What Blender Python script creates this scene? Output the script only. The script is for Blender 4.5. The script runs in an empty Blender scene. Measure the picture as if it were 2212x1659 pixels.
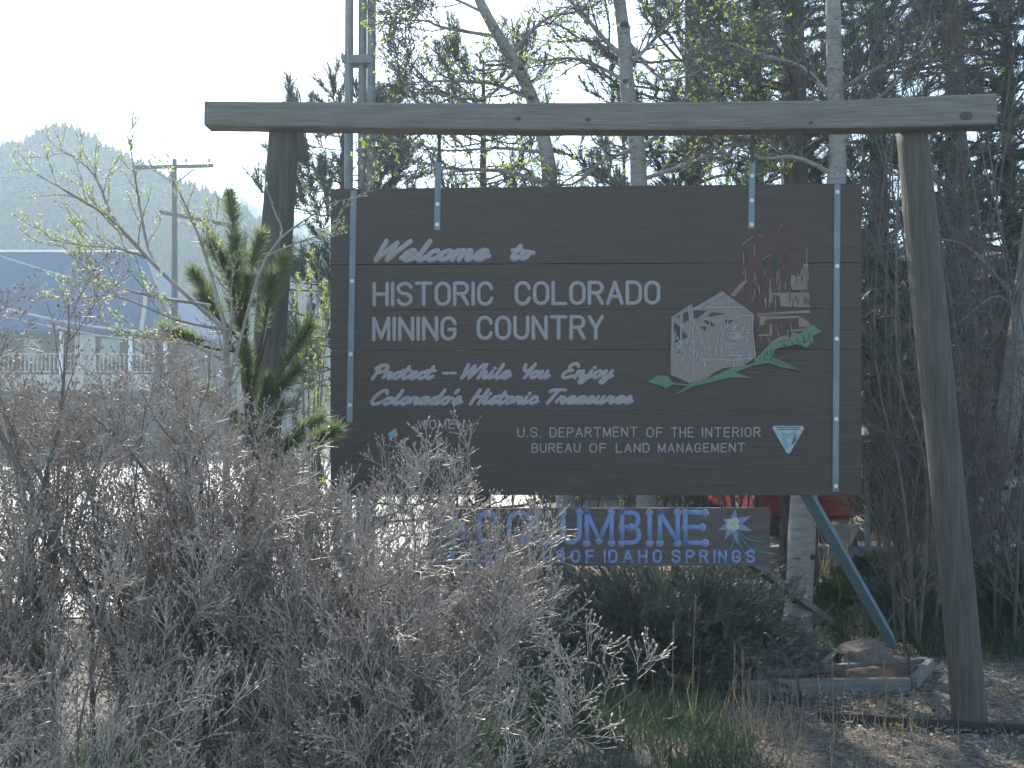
import bpy, bmesh, math, random
import numpy as np
from mathutils import Vector, Matrix
R = math.radians
SC = bpy.context.scene
COL = SC.collection

# ------------------------------------------------------------------ camera
F = 35.0 / 36.0 * 2212.0            # focal length in pixels of a 2212 px wide picture
CX, CY = 1106.0, 829.5
PITCH = R(2.2)
CAM = np.array([0.0, 0.0, 1.7])
cam_d = bpy.data.cameras.new("camera")
cam_d.lens = 35.0; cam_d.sensor_width = 36.0; cam_d.sensor_fit = 'HORIZONTAL'
cam_d.clip_start = 0.05; cam_d.clip_end = 6000.0
cam = bpy.data.objects.new("camera", cam_d); COL.objects.link(cam)
cam.location = CAM; cam.rotation_euler = (R(90) + PITCH, 0, 0)
SC.camera = cam
# ------------------------------------------------------------------ light
SUN_EL, SUN_AZ = 42.0, -20.0         # degrees; azimuth from +Y (straight ahead) towards +X
SKY_STRENGTH, SUN_STRENGTH, EXPOSURE = 0.15, 3.8, 1.72
HAZE_DENSITY, HAZE_G = 0.0019, 0.45
w = bpy.data.worlds.new("World"); SC.world = w; w.use_nodes = True
nt = w.node_tree
sky = nt.nodes.new('ShaderNodeTexSky'); sky.sky_type = 'NISHITA'; sky.sun_disc = False
sky.sun_elevation = R(SUN_EL); sky.sun_rotation = R(SUN_AZ)
sky.altitude = 2300; sky.air_density = 1.0; sky.dust_density = 6.0; sky.ozone_density = 0.6
bg = nt.nodes['Background']; bg.inputs[1].default_value = SKY_STRENGTH
tint = nt.nodes.new('ShaderNodeMix'); tint.data_type = 'RGBA'; tint.blend_type = 'MULTIPLY'; tint.inputs[0].default_value = 1.0
tint.inputs[7].default_value = (.97, 1.0, .93, 1)      # dusty air takes some blue out of the sky light
nt.links.new(sky.outputs[0], tint.inputs[6]); nt.links.new(tint.outputs[2], bg.inputs[0])
sd = bpy.data.lights.new("sun", 'SUN'); sd.energy = SUN_STRENGTH; sd.angle = R(0.5); sd.color = (1.0, 0.95, 0.86)
so = bpy.data.objects.new("sun", sd); COL.objects.link(so)
_d = Vector((math.sin(R(SUN_AZ)) * math.cos(R(SUN_EL)), math.cos(R(SUN_AZ)) * math.cos(R(SUN_EL)), math.sin(R(SUN_EL))))
so.rotation_euler = _d.to_track_quat('Z', 'Y').to_euler(); so.location = (0, 0, 30)
SC.view_settings.view_transform = 'Standard'; SC.view_settings.look = 'None'
SC.view_settings.exposure = EXPOSURE; SC.view_settings.gamma = 1.0
SC.cycles.max_bounces = 8; SC.cycles.diffuse_bounces = 3; SC.cycles.transmission_bounces = 4
SC.cycles.volume_bounces = 1; SC.cycles.sample_clamp_indirect = 4.0
SC.cycles.use_denoising = True

# ------------------------------------------------------------------ points
def ray(u, v):
    dx = (u - CX) / F; dz = -(v - CY) / F
    return np.array([dx, math.cos(PITCH) - dz * math.sin(PITCH), math.sin(PITCH) + dz * math.cos(PITCH)])
def at(u, v, Y):
    d = ray(u, v); return CAM + d * (Y / d[1])
def onground(u, v, z=0.0):
    d = ray(u, v); return CAM + d * ((z - CAM[2]) / d[2])
SIGN_Y, SIGN_K = 5.72, -0.033
def sp(u, v, off=0.0):               # a point on the sign's own plane, off = metres towards the viewer
    d = ray(u, v); s = (SIGN_Y - off) / (d[1] - SIGN_K * d[0]); return CAM + d * s
def unit(a):
    return a / np.maximum(np.linalg.norm(a, axis=-1, keepdims=True), 1e-9)

# ------------------------------------------------------------------ mesh collecting
class MB:
    def __init__(s): s.v = []; s.q = []; s.t = []; s.n = []; s.c = 0
    def _add(s, verts):
        verts = np.asarray(verts, float).reshape(-1, 3); b = s.c; s.v.append(verts); s.c += len(verts); return b
    def quads(s, verts, faces, m=0):
        b = s._add(verts); f = np.asarray(faces, int).reshape(-1, 4) + b; s.q.append((f, m))
    def tris(s, verts, faces, m=0):
        b = s._add(verts); f = np.asarray(faces, int).reshape(-1, 3) + b; s.t.append((f, m))
    def ngon(s, verts, faces, m=0):
        b = s._add(verts); s.n.extend(([i + b for i in f], m) for f in faces)
    def box(s, lo, hi, m=0):
        x0, y0, z0 = lo; x1, y1, z1 = hi
        v = [(x0,y0,z0),(x1,y0,z0),(x1,y1,z0),(x0,y1,z0),(x0,y0,z1),(x1,y0,z1),(x1,y1,z1),(x0,y1,z1)]
        s.quads(v, [(0,3,2,1),(4,5,6,7),(0,1,5,4),(1,2,6,5),(2,3,7,6),(3,0,4,7)], m)
    def hexa(s, a4, b4, m=0):        # a4 front loop of 4, b4 back loop of 4
        s.quads(list(a4) + list(b4), [(0,1,2,3),(7,6,5,4),(0,4,5,1),(1,5,6,2),(2,6,7,3),(3,7,4,0)], m)
    def bar(s, p, q, wx, wz, m=0, up=(0, 0, 1)):
        p = np.array(p, float); q = np.array(q, float); t = unit(q - p); u = np.array(up, float)
        if abs(t @ u) > .95: u = np.array([0., 1, 0])
        a = unit(np.cross(t, u)); b = np.cross(a, t); a = a * wx / 2; b = b * wz / 2
        s.hexa([p-a-b, p+a-b, p+a+b, p-a+b], [q-a-b, q+a-b, q+a+b, q-a+b], m)
    def prism(s, front, depth, m=0):  # front loop (N,3), pushed back along depth vector
        front = np.asarray(front, float); n = len(front); back = front + np.asarray(depth, float)
        f = [list(range(n)), list(range(2*n-1, n-1, -1))] + [[i, i+n, (i+1) % n + n, (i+1) % n] for i in range(n)]
        s.ngon(np.vstack([front, back]), f, m)
    def tubes(s, P, Rr, sides=4, m=0, cap=False, flat=None):
        # P (N,K,3), Rr (N,K); flat = (axis vector, factor) squashes the section along that axis
        P = np.asarray(P, float); Rr = np.asarray(Rr, float)
        if P.ndim == 2: P = P[None]; Rr = Rr[None]
        N, K, _ = P.shape
        T = np.empty_like(P); T[:, 1:-1] = P[:, 2:] - P[:, :-2]; T[:, 0] = P[:, 1] - P[:, 0]; T[:, -1] = P[:, -1] - P[:, -2]
        T = unit(T)
        main = unit(P[:, -1] - P[:, 0])
        ref = np.where(np.abs(main[:, 2:3]) > .8, np.array([[1., 0.13, 0]]), np.array([[0.09, 0.11, 1.]]))
        if flat is not None: ref = np.repeat(np.asarray(flat[0], float)[None], N, 0)
        A = unit(np.cross(T, ref[:, None, :])); B = np.cross(A, T)
        fb = 1.0 if flat is None else flat[1]
        ang = np.arange(sides) * 2 * math.pi / sides
        V = P[:, :, None, :] + Rr[:, :, None, None] * (A[:, :, None, :] * np.cos(ang)[None, None, :, None] + fb * B[:, :, None, :] * np.sin(ang)[None, None, :, None])
        i = np.arange(K - 1)[:, None] * sides; j = np.arange(sides)[None, :]; j2 = (j + 1) % sides
        f = np.stack([i + j, i + j2, i + sides + j2, i + sides + j], -1).reshape(-1, 4)
        f = (f[None] + (np.arange(N) * K * sides)[:, None, None]).reshape(-1, 4)
        b = s._add(V); s.q.append((f + b, m))
        if cap:
            for k in range(N):
                o = b + k * K * sides
                s.n.append((list(range(o + sides - 1, o - 1, -1)), m)); s.n.append((list(range(o + (K-1)*sides, o + K*sides)), m))
    def blades(s, P, D, L, W, rng, m=0):   # thin triangles
        P = np.asarray(P); n = len(P); D = unit(D)
        r = unit(np.cross(D, rng.normal(size=(n, 3)))) * (np.broadcast_to(W, (n,))[:, None] / 2)
        V = np.stack([P - r, P + r, P + D * np.broadcast_to(L, (n,))[:, None]], 1)
        s.tris(V, np.arange(3 * n).reshape(-1, 3), m)
    def leaves(s, P, D, L, W, rng, m=0):   # folded little leaves of two triangles
        P = np.asarray(P); n = len(P); D = unit(D); L = np.broadcast_to(L, (n,))[:, None]; W = np.broadcast_to(W, (n,))[:, None]
        r = unit(np.cross(D, rng.normal(size=(n, 3)))); u = np.cross(r, D)
        V = np.stack([P, P + D*L*.5 + r*W/2 + u*W*.25, P + D*L, P + D*L*.5 - r*W/2 + u*W*.25], 1)
        f = np.arange(4 * n).reshape(-1, 4); b = s._add(V)
        s.t.append((f[:, [0, 1, 2]] + b, m)); s.t.append((f[:, [0, 2, 3]] + b, m))
    def buds(s, P, D, L, W, rng, m=0):     # small spindles
        P = np.asarray(P); n = len(P); D = unit(D); L = np.broadcast_to(L, (n,))[:, None]; W = np.broadcast_to(W, (n,))[:, None] / 2
        a = unit(np.cross(D, rng.normal(size=(n, 3)))); c = np.cross(a, D); q = P + D * L * .45
        V = np.stack([P, q + a*W, q - a*W*.5 + c*W*.87, q - a*W*.5 - c*W*.87, P + D*L], 1)
        f = np.array([(0,2,1),(0,3,2),(0,1,3),(4,1,2),(4,2,3),(4,3,1)])
        s.tris(V, (f[None] + 5 * np.arange(n)[:, None, None]).reshape(-1, 3), m)
    def sphere(s, c, r, m=0, nu=12, nv=8):
        th = np.linspace(0, math.pi, nv); ph = np.arange(nu) * 2 * math.pi / nu
        r = np.broadcast_to(r, (3,))
        V = np.stack([np.outer(np.sin(th), np.cos(ph)) * r[0], np.outer(np.sin(th), np.sin(ph)) * r[1], np.outer(np.cos(th), np.ones(nu)) * r[2]], -1) + np.asarray(c)
        f = [(i*nu+j, (i+1)*nu+j, (i+1)*nu+(j+1) % nu, i*nu+(j+1) % nu) for i in range(nv-1) for j in range(nu)]
        s.quads(V, f, m)
    def build(s, name, mats, parent=None, loc=None, smooth=False):
        mats = mats if isinstance(mats, (list, tuple)) else [mats]
        V = np.concatenate(s.v) if s.v else np.zeros((0, 3))
        o_loc = np.zeros(3)
        if parent is not None: org = worig(parent)
        elif loc is not None: org = o_loc = np.asarray(loc, float)
        else: org = np.zeros(3)
        V = V - org
        loops, starts, mi, c = [], [], [], 0
        for f, m in s.q: loops.append(f.ravel()); starts.append(c + 4*np.arange(len(f))); mi.append(np.full(len(f), m)); c += 4*len(f)
        for f, m in s.t: loops.append(f.ravel()); starts.append(c + 3*np.arange(len(f))); mi.append(np.full(len(f), m)); c += 3*len(f)
        for f, m in s.n: loops.append(np.array(f)); starts.append(np.array([c])); mi.append(np.array([m])); c += len(f)
        me = bpy.data.meshes.new(name)
        me.vertices.add(len(V)); me.vertices.foreach_set("co", V.astype(np.float32).ravel())
        L = np.concatenate(loops).astype(np.int32); S = np.concatenate(starts).astype(np.int32)
        me.loops.add(len(L)); me.loops.foreach_set("vertex_index", L)
        me.polygons.add(len(S)); me.polygons.foreach_set("loop_start", S)
        me.polygons.foreach_set("material_index", np.concatenate(mi).astype(np.int32))
        me.polygons.foreach_set("use_smooth", np.full(len(S), bool(smooth)))
        me.update(calc_edges=True); me.validate()
        for m in mats: me.materials.append(m)
        o = bpy.data.objects.new(name, me); COL.objects.link(o)
        if parent is not None: o.parent = parent
        else: o.location = o_loc
        return o
def worig(o):
    p = np.zeros(3)
    while o is not None: p = p + np.array(o.location); o = o.parent
    return p
def tag(o, label=None, cat=None, group=None, kind=None):
    if label: o['label'] = label
    if cat: o['category'] = cat
    if group: o['group'] = group
    if kind: o['kind'] = kind
    return o
def thing(name, loc, label, cat, group=None):
    o = bpy.data.objects.new(name, None); COL.objects.link(o); o.location = loc; o.empty_display_size = .2
    return tag(o, label, cat, group)
def copy_thing(o, loc, rz, sc, label):
    c = o.copy(); COL.objects.link(c); c.location = loc; c.rotation_euler = (0, 0, rz); c.scale = (sc, sc, sc); c['label'] = label
    for ch in list(o.children):
        k = ch.copy(); COL.objects.link(k); k.parent = c
        for g in list(ch.children):
            h = g.copy(); COL.objects.link(h); h.parent = k
    return c

# ------------------------------------------------------------------ materials
def mat(name, col, rough=.8, var=None, scale=8.0, stretch=(1, 1, 1), bump=0.0, bscale=None, metal=0.0, trans=0.0, spec=0.3, detail=6.0, lo=.35, hi=.65, coords='Object', tcol=None):
    m = bpy.data.materials.new(name); m.use_nodes = True; t = m.node_tree; N = t.nodes; b = N['Principled BSDF']
    b.inputs['Roughness'].default_value = rough; b.inputs['Metallic'].default_value = metal
    b.inputs['Specular IOR Level'].default_value = spec
    b.inputs['Base Color'].default_value = (*col, 1)
    src = None
    if var is not None or bump:
        tc = N.new('ShaderNodeTexCoord'); mp = N.new('ShaderNodeMapping'); mp.inputs['Scale'].default_value = stretch
        t.links.new(tc.outputs[coords], mp.inputs[0])
    if var is not None:
        n = N.new('ShaderNodeTexNoise'); n.inputs['Scale'].default_value = scale; n.inputs['Detail'].default_value = detail; n.inputs['Roughness'].default_value = .65
        t.links.new(mp.outputs[0], n.inputs['Vector'])
        r = N.new('ShaderNodeValToRGB'); r.color_ramp.elements[0].position = lo; r.color_ramp.elements[1].position = hi
        r.color_ramp.elements[0].color = (*col, 1); r.color_ramp.elements[1].color = (*var, 1)
        t.links.new(n.outputs['Fac'], r.inputs[0]); t.links.new(r.outputs[0], b.inputs['Base Color']); src = r.outputs[0]
    if bump:
        n2 = N.new('ShaderNodeTexNoise'); n2.inputs['Scale'].default_value = bscale or scale * 2; n2.inputs['Detail'].default_value = 8
        t.links.new(mp.outputs[0], n2.inputs['Vector'])
        bp = N.new('ShaderNodeBump'); bp.inputs['Strength'].default_value = bump; bp.inputs['Distance'].default_value = .02
        t.links.new(n2.outputs['Fac'], bp.inputs['Height']); t.links.new(bp.outputs[0], b.inputs['Normal'])
    if trans:
        tr = N.new('ShaderNodeBsdfTranslucent'); mx = N.new('ShaderNodeMixShader'); mx.inputs[0].default_value = trans
        tr.inputs[0].default_value = (*(tcol or col), 1)
        if src is not None and tcol is None: t.links.new(src, tr.inputs[0])
        t.links.new(b.outputs[0], mx.inputs[1]); t.links.new(tr.outputs[0], mx.inputs[2]); t.links.new(mx.outputs[0], N['Material Output'].inputs[0])
    return m

M = {}
M['board'] = mat('board_wood', (.068, .053, .045), .8, (.090, .071, .060), 2.4, (1.0, 1, 40), .3, 5, spec=.15)
M['beam'] = mat('beam_wood', (.135, .124, .108), .85, (.195, .18, .158), 3.0, (1.0, 12, 14), .6, 6)  # wood tone raised a little, some veiling glare put into the colour
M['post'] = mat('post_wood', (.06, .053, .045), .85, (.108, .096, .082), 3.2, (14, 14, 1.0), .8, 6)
M['letter'] = mat('letter_paint', (.245, .228, .228), .8, (.29, .27, .27), 40, bump=.2)
M['zinc'] = mat('galvanised_strap', (.13, .155, .17), .6, (.19, .215, .23), 18, (1, 1, .3), .1, metal=.1)
M['bolt'] = mat('bolt_metal', (.45, .47, .48), .4, metal=.6)
M['rod'] = mat('rusty_rod', (.06, .055, .05), .7)
M['mill_red'] = mat('mill_red_paint', (.072, .043, .036), .8, (.098, .058, .048), 30)
M['mill_tan'] = mat('mill_tan_paint', (.22, .18, .145), .8, (.18, .145, .11), 30)
M['mill_pink'] = mat('mill_pink_paint', (.235, .19, .165), .8, (.20, .16, .14), 40)
M['mill_white'] = mat('mill_white_paint', (.27, .26, .27), .8)
M['mill_green'] = mat('mill_green_paint', (.085, .145, .09), .8, (.12, .18, .115), 50)
M['mill_dark'] = mat('mill_dark_paint', (.045, .05, .05), .8)
M['emb_white'] = mat('emblem_white', (.34, .36, .35), .7, (.28, .30, .30), 60)
M['emb_blue'] = mat('emblem_blue', (.15, .26, .31), .7)
M['emb_green'] = mat('emblem_green', (.05, .12, .09), .7)
M['blue_letter'] = mat('blue_letter_paint', (.15, .205, .36), .7, (.18, .235, .40), 30)
M['halo_letter'] = mat('letter_outline_paint', (.33, .36, .40), .7)
M['petal'] = mat('petal_paint', (.18, .17, .27), .7, (.23, .22, .31), 60)
M['petal_white'] = mat('petal_white_paint', (.36, .37, .34), .7)
M['stem_paint'] = mat('stem_paint', (.05, .19, .16), .7)
M['low_board'] = mat('low_board_wood', (.075, .058, .050), .75, (.11, .088, .075), 4, (1, 1, 8), .3)
M['brace_blue'] = mat('brace_paint', (.105, .16, .19), .8, (.14, .195, .22), 9, (6, 6, 1), .2)
M['mast'] = mat('mast_metal', (.12, .13, .13), .6, (.19, .19, .18), 10, metal=.2)
M['twig'] = mat('shrub_bark', (.085, .072, .064), .75, (.17, .145, .125), 9, bump=.2, spec=.5)
M['twig_tip'] = mat('shrub_twig_bark', (.22, .18, .15), .55, (.385, .33, .285), 14, spec=.6)
M['bud'] = mat('dry_bud', (.17, .12, .095), .6, (.42, .335, .27), 25)
M['sap_bark'] = mat('sapling_bark', (.19, .165, .145), .8, (.29, .25, .22), 10)
M['leafbud'] = mat('leaf_bud', (.32, .38, .13), .5, (.52, .56, .28), 20, trans=.5)
M['spring'] = mat('spring_leaf', (.28, .38, .05), .5, (.42, .50, .10), 14, trans=.55)
M['needle'] = mat('pine_needle', (.028, .055, .024), .5, (.065, .095, .03), 5, trans=.25)
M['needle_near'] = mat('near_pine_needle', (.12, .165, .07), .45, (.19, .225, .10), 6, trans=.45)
M['needle_far'] = mat('pine_needle_far', (.034, .058, .045), .55, (.068, .092, .056), 1.5, trans=.22)  # greens raised so the colour itself carries some of the glare veil
M['needle_pale'] = mat('pale_needle', (.16, .22, .085), .45, (.28, .30, .12), 6, trans=.45)  # paler, yellower copy of the near pine needles for chosen brush tips
M['pinebark'] = mat('pine_bark', (.045, .035, .03), .9, (.10, .078, .065), 5, (4, 4, 1), .8, 9)
M['birch'] = mat('birch_bark', (.27, .245, .225), .8, (.19, .17, .155), 4, (2, 2, 9), .25, 8)
M['knot'] = mat('birch_knot', (.05, .042, .038), .85)
M['greybark'] = mat('thicket_bark', (.07, .06, .055), .8, (.145, .122, .11), 8, bump=.2)
M['juniper'] = mat('juniper_scale', (.090, .115, .105), .5, (.15, .16, .135), 5, trans=.15)  # albedo lifted: part of the milky glare veil is painted into this colour
M['grass'] = mat('green_grass', (.04, .07, .036), .6, (.065, .095, .045), 3, trans=.3)
M['dry'] = mat('dry_grass', (.26, .19, .115), .7, (.36, .28, .18), 4, trans=.3)
M['timber'] = mat('planter_timber', (.12, .115, .105), .85, (.19, .18, .165), 5, (1, 6, 6), .4)
M['rock'] = mat('pink_granite', (.095, .08, .07), .9, (.15, .125, .108), 12, bump=.6)
M['reddirt'] = mat('red_soil', (.085, .055, .042), .95, (.125, .08, .06), 20, bump=.7)
M['soil'] = mat('dark_soil', (.045, .037, .03), .95, (.085, .07, .055), 18, bump=.8)
M['hose'] = mat('black_poly_pipe', (.018, .02, .022), .35, spec=.5)
M['edging'] = mat('black_edging', (.02, .02, .02), .45, spec=.5)
M['chip'] = mat('wood_chip', (.12, .10, .085), .85, (.24, .21, .18), 3)
M['concrete'] = mat('pale_concrete', (.30, .285, .265), .85, (.42, .40, .375), 1.2, bump=.2, bscale=20)
M['blockwall'] = mat('concrete_block', (.16, .165, .165), .9, (.22, .225, .22), 6, bump=.4)
M['terracotta'] = mat('grey_planter', (.36, .335, .32), .85, (.33, .31, .29), 10)
M['carred'] = mat('red_car_paint', (.30, .018, .022), .3, spec=.6)
M['carglass'] = mat('dark_car_glass', (.01, .012, .014), .08, spec=.7)
M['rubber'] = mat('tyre_rubber', (.015, .015, .015), .8)
M['taillight'] = mat('tail_lamp_red', (.50, .02, .02), .25, spec=.6)
M['whitelens'] = mat('white_lens', (.75, .75, .72), .25, spec=.6)
M['chrome'] = mat('grey_metal', (.4, .4, .4), .35, metal=.8)
M['beige'] = mat('beige_siding', (.30, .265, .24), .85, (.34, .30, .27), 4, bump=.1)
M['brownwall'] = mat('brown_siding', (.085, .068, .06), .85, (.115, .095, .085), 3, (1, 1, 6), .2)
M['white'] = mat('white_paint', (.62, .63, .66), .6, (.55, .56, .60), 6)
M['slate'] = mat('blue_grey_paint', (.06, .085, .12), .7)
M['roofblue'] = mat('blue_metal_roof', (.014, .045, .11), .85, (.020, .055, .125), 2, (8, 1, 1), spec=.15)
M['darkwall'] = mat('dark_brown_wall', (.022, .017, .016), .85, (.034, .027, .025), 2)
M['roofgrey'] = mat('grey_shingle', (.08, .075, .07), .9, (.12, .11, .1), 9, bump=.3)
M['glass'] = mat('window_glass', (.02, .025, .03), .06, spec=.8)
M['polewood'] = mat('utility_pole_wood', (.028, .023, .02), .85, (.05, .04, .035), 3, (3, 3, .4))
M['insul'] = mat('porcelain', (.35, .36, .38), .2)
M['wire'] = mat('cable_jacket', (.26, .26, .27), .45)
M['hill'] = mat('hill_slope', (.025, .034, .024), .95, (.055, .052, .04), .15, bump=.0)
M['firs'] = mat('hill_firs', (.020, .034, .022), .9, (.034, .05, .028), .05)
M['ground'] = mat('gravel_soil', (.055, .048, .040), .95, (.21, .185, .155), 28, bump=.9, bscale=70, detail=10, lo=.36, hi=.70)
M['lawn'] = mat('lawn_soil', (.03, .045, .02), .95, (.07, .075, .035), 6, bump=.6, bscale=40)
M['paleyel'] = mat('yellow_flower', (.65, .48, .03), .6, trans=.3)

# ------------------------------------------------------------------ branching
def path(pts, n):
    pts = np.asarray(pts, float); k = len(pts); out = []
    t = np.linspace(0, k - 1, n)
    for x in t:
        i = min(int(x), k - 2); f = x - i
        p0 = pts[max(i-1, 0)]; p1 = pts[i]; p2 = pts[i+1]; p3 = pts[min(i+2, k-1)]
        out.append(.5*((2*p1)+(-p0+p2)*f+(2*p0-5*p1+4*p2-p3)*f*f+(-p0+3*p1-3*p2+p3)*f**3))
    return np.array(out)
def grow(rng, P, Rr, n, length, angle, K=4, tmin=.2, tmax=1.0, up=0.25, jit=.12, rscale=.55, rtip=.35, taper_len=.5):
    """n children for every parent branch P (N,K,3): arrays of new branches and their radii"""
    N, KP, _ = P.shape
    t = (np.arange(n)[None] + rng.random((N, n))) / n * (tmax - tmin) + tmin
    x = t * (KP - 1); i = np.minimum(x.astype(int), KP - 2); f = (x - i)[..., None]
    idx = np.arange(N)[:, None]
    p = P[idx, i] * (1 - f) + P[idx, i+1] * f
    r0 = (Rr[idx, i] * (1 - f[..., 0]) + Rr[idx, i+1] * f[..., 0]) * rscale
    T = unit(P[idx, i+1] - P[idx, i])
    az = rng.normal(size=T.shape); perp = unit(az - (az * T).sum(-1, keepdims=True) * T)
    a = (angle[0] + (angle[1] - angle[0]) * rng.random((N, n)))[..., None]
    D = unit(T * np.cos(a) + perp * np.sin(a) + np.array([0, 0, up]))
    L = (length[0] + (length[1] - length[0]) * rng.random((N, n))) * (1 - taper_len * t)
    pts = [p]; d = D; st = (L / (K - 1))[..., None]
    for k in range(K - 1):
        pts.append(pts[-1] + d * st)
        d = unit(d + rng.normal(size=d.shape) * jit + np.array([0, 0, up * .35]))
    Q = np.stack(pts, 2).reshape(N * n, K, 3)
    rr = r0.reshape(-1, 1) * np.linspace(1, rtip, K)[None]
    return Q, rr
def ends(P):
    return P[:, -1], unit(P[:, -1] - P[:, -2])

# ================================================================== SETTING
# ground
rng = np.random.default_rng(1)
g = MB()
xs = np.concatenate([np.linspace(-258, -14, 10), np.linspace(-12, 12, 70), np.linspace(14, 258, 10)])
ys = np.concatenate([np.linspace(-13, 0, 3), np.linspace(1, 16, 60), np.linspace(18, 60, 10), np.linspace(80, 258, 5)])
X, Y = np.meshgrid(xs, ys)
Z = .018*np.sin(X*2.1+Y*.7)*np.cos(Y*1.7-X*.4) + .012*np.sin(X*5.3+1)*np.sin(Y*4.4)
Z = np.where((np.abs(X) < 12) & (Y > 1) & (Y < 15), Z, 0)
nx = len(xs); V = np.stack([X, Y, Z], -1).reshape(-1, 3)
fi = [(j*nx+i, j*nx+i+1, (j+1)*nx+i+1, (j+1)*nx+i) for j in range(len(ys)-1) for i in range(nx-1)]
g.quads(V, fi); gr = g.build('ground', M['ground'], smooth=True); tag(gr, kind='structure')
# pale sunlit car park beyond the shrubs
g = MB(); g.ngon([(-40, 8.6, .03), (-2.6, 8.6, .03), (-1.2, 10.5, .03), (.75, 20, .03), (.75, 42, .03), (-40, 42, .03)], [[0, 1, 2, 3, 4, 5]])
tag(g.build('car_park', M['concrete']), kind='structure')
g = MB(); a = onground(1770, 1292); b = onground(1850, 1292); c = onground(1850, 1254); d = onground(1700, 1254)
g.ngon([(a[0]-.4, a[1], .03), (b[0]+.5, b[1], .03), (c[0]+.5, c[1], .03), (d[0]-1.5, d[1], .03)], [[0, 1, 2, 3]])
tag(g.build('footpath', M['concrete']), kind='structure')

# mountain: ridge profile in picture px at 300 m
def ridge_mesh(prof, Yr, Yf, name, seed):
    r = np.random.default_rng(seed)
    us = np.linspace(prof[0][0], prof[-1][0], 110)
    vs = np.interp(us, [p[0] for p in prof], [p[1] for p in prof])
    m = MB(); rows = []
    crest = np.array([at(u, v, Yr) for u, v in zip(us, vs)])
    for t in np.linspace(1, 0, 14):            # from crest down to the foot
        p = crest.copy(); p[:, 1] = Yf + (Yr - Yf) * t
        p[:, 2] = crest[:, 2] * t ** 1.15 + (1.2 * math.sin(t * 9) * np.sin(us * .03) + r.normal(size=len(us)) * .2) * t * (1 - t) * 2
        p[:, 0] = crest[:, 0] * (1 - .12 * (1 - t)); rows.append(p)
    b = crest.copy(); b[:, 1] = Yr + 30; b[:, 2] = 0; rows.insert(0, b)
    V = np.array(rows); n = len(us)
    f = [(j*n+i, (j+1)*n+i, (j+1)*n+i+1, j*n+i+1) for j in range(len(rows)-1) for i in range(n-1)]
    m.quads(V, f); o = m.build(name, M['hill'], smooth=True); tag(o, kind='structure'); return V[1:], us
prof = [(-700, 560), (-500, 470), (-300, 400), (-120, 345), (0, 326), (40, 313), (85, 288), (110, 279), (140, 270), (165, 283), (200, 300), (230, 322), (260, 333), (300, 354), (330, 372), (380, 388), (420, 408), (460, 424), (500, 444), (540, 462), (600, 500), (680, 540), (800, 600), (1000, 690)]
HV, hu = ridge_mesh(prof, 92.0, 64.0, 'hills', 3)
prof2 = [(200, 520), (380, 455), (470, 440), (520, 440), (570, 452), (620, 468), (680, 490), (760, 520), (900, 560), (1200, 600), (1700, 560), (2500, 520)]
HV2, hu2 = ridge_mesh(prof2, 165.0, 125.0, 'hills', 4)
# fir wood on the slopes
r = np.random.default_rng(5); m = MB()
def firs(HV, n, hmin, hmax, crest):
    rr, cc = HV.shape[:2]
    j = r.random(n) ** 1.3 * (rr - 1.01); i = r.random(n) * (cc - 1.01)
    if crest: j = r.random(n) * .35
    j0 = j.astype(int); i0 = i.astype(int); fj = (j - j0)[:, None]; fi_ = (i - i0)[:, None]
    P = HV[j0, i0]*(1-fj)*(1-fi_) + HV[j0+1, i0]*fj*(1-fi_) + HV[j0, i0+1]*(1-fj)*fi_ + HV[j0+1, i0+1]*fj*fi_
    h = hmin + (hmax - hmin) * r.random(n) ** 1.6
    for kk, (zs, ws) in enumerate(((.0, .36), (.3, .27), (.58, .17))):
        ang = np.arange(5) * 2 * math.pi / 5 + kk
        ring = P[:, None] + np.stack([np.cos(ang)[None]*(h*ws*(.6+.8*r.random(n)))[:, None], np.sin(ang)[None]*(h*ws)[:, None], np.repeat((h*zs)[:, None], 5, 1)], -1)
        top = P + np.stack([0*h, 0*h, h*min(1.0, zs+.5)], -1)
        V = np.concatenate([ring, top[:, None]], 1)
        f = np.array([(q, (q+1) % 5, 5) for q in range(5)])
        m.tris(V, (f[None] + 6*np.arange(n)[:, None, None]).reshape(-1, 3))
firs(HV, 9000, .35, 1.0, False); firs(HV, 600, .35, .95, True); firs(HV2, 1500, .8, 1.9, False); firs(HV2, 250, .8, 1.9, True)
tag(m.build('fir_forest', M['firs']), 'dark distant fir wood covering the hazy hillside', 'forest', kind='stuff')

# ================================================================== WELCOME SIGN
NRM = unit(np.array([-SIGN_K, 1.0, 0.0]))      # into the sign
sign = thing('welcome_sign', sp(1290, 1545) * np.array([1, 1, 0]), 'large brown timber sign with white lettering hung under a log beam', 'sign')
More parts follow.
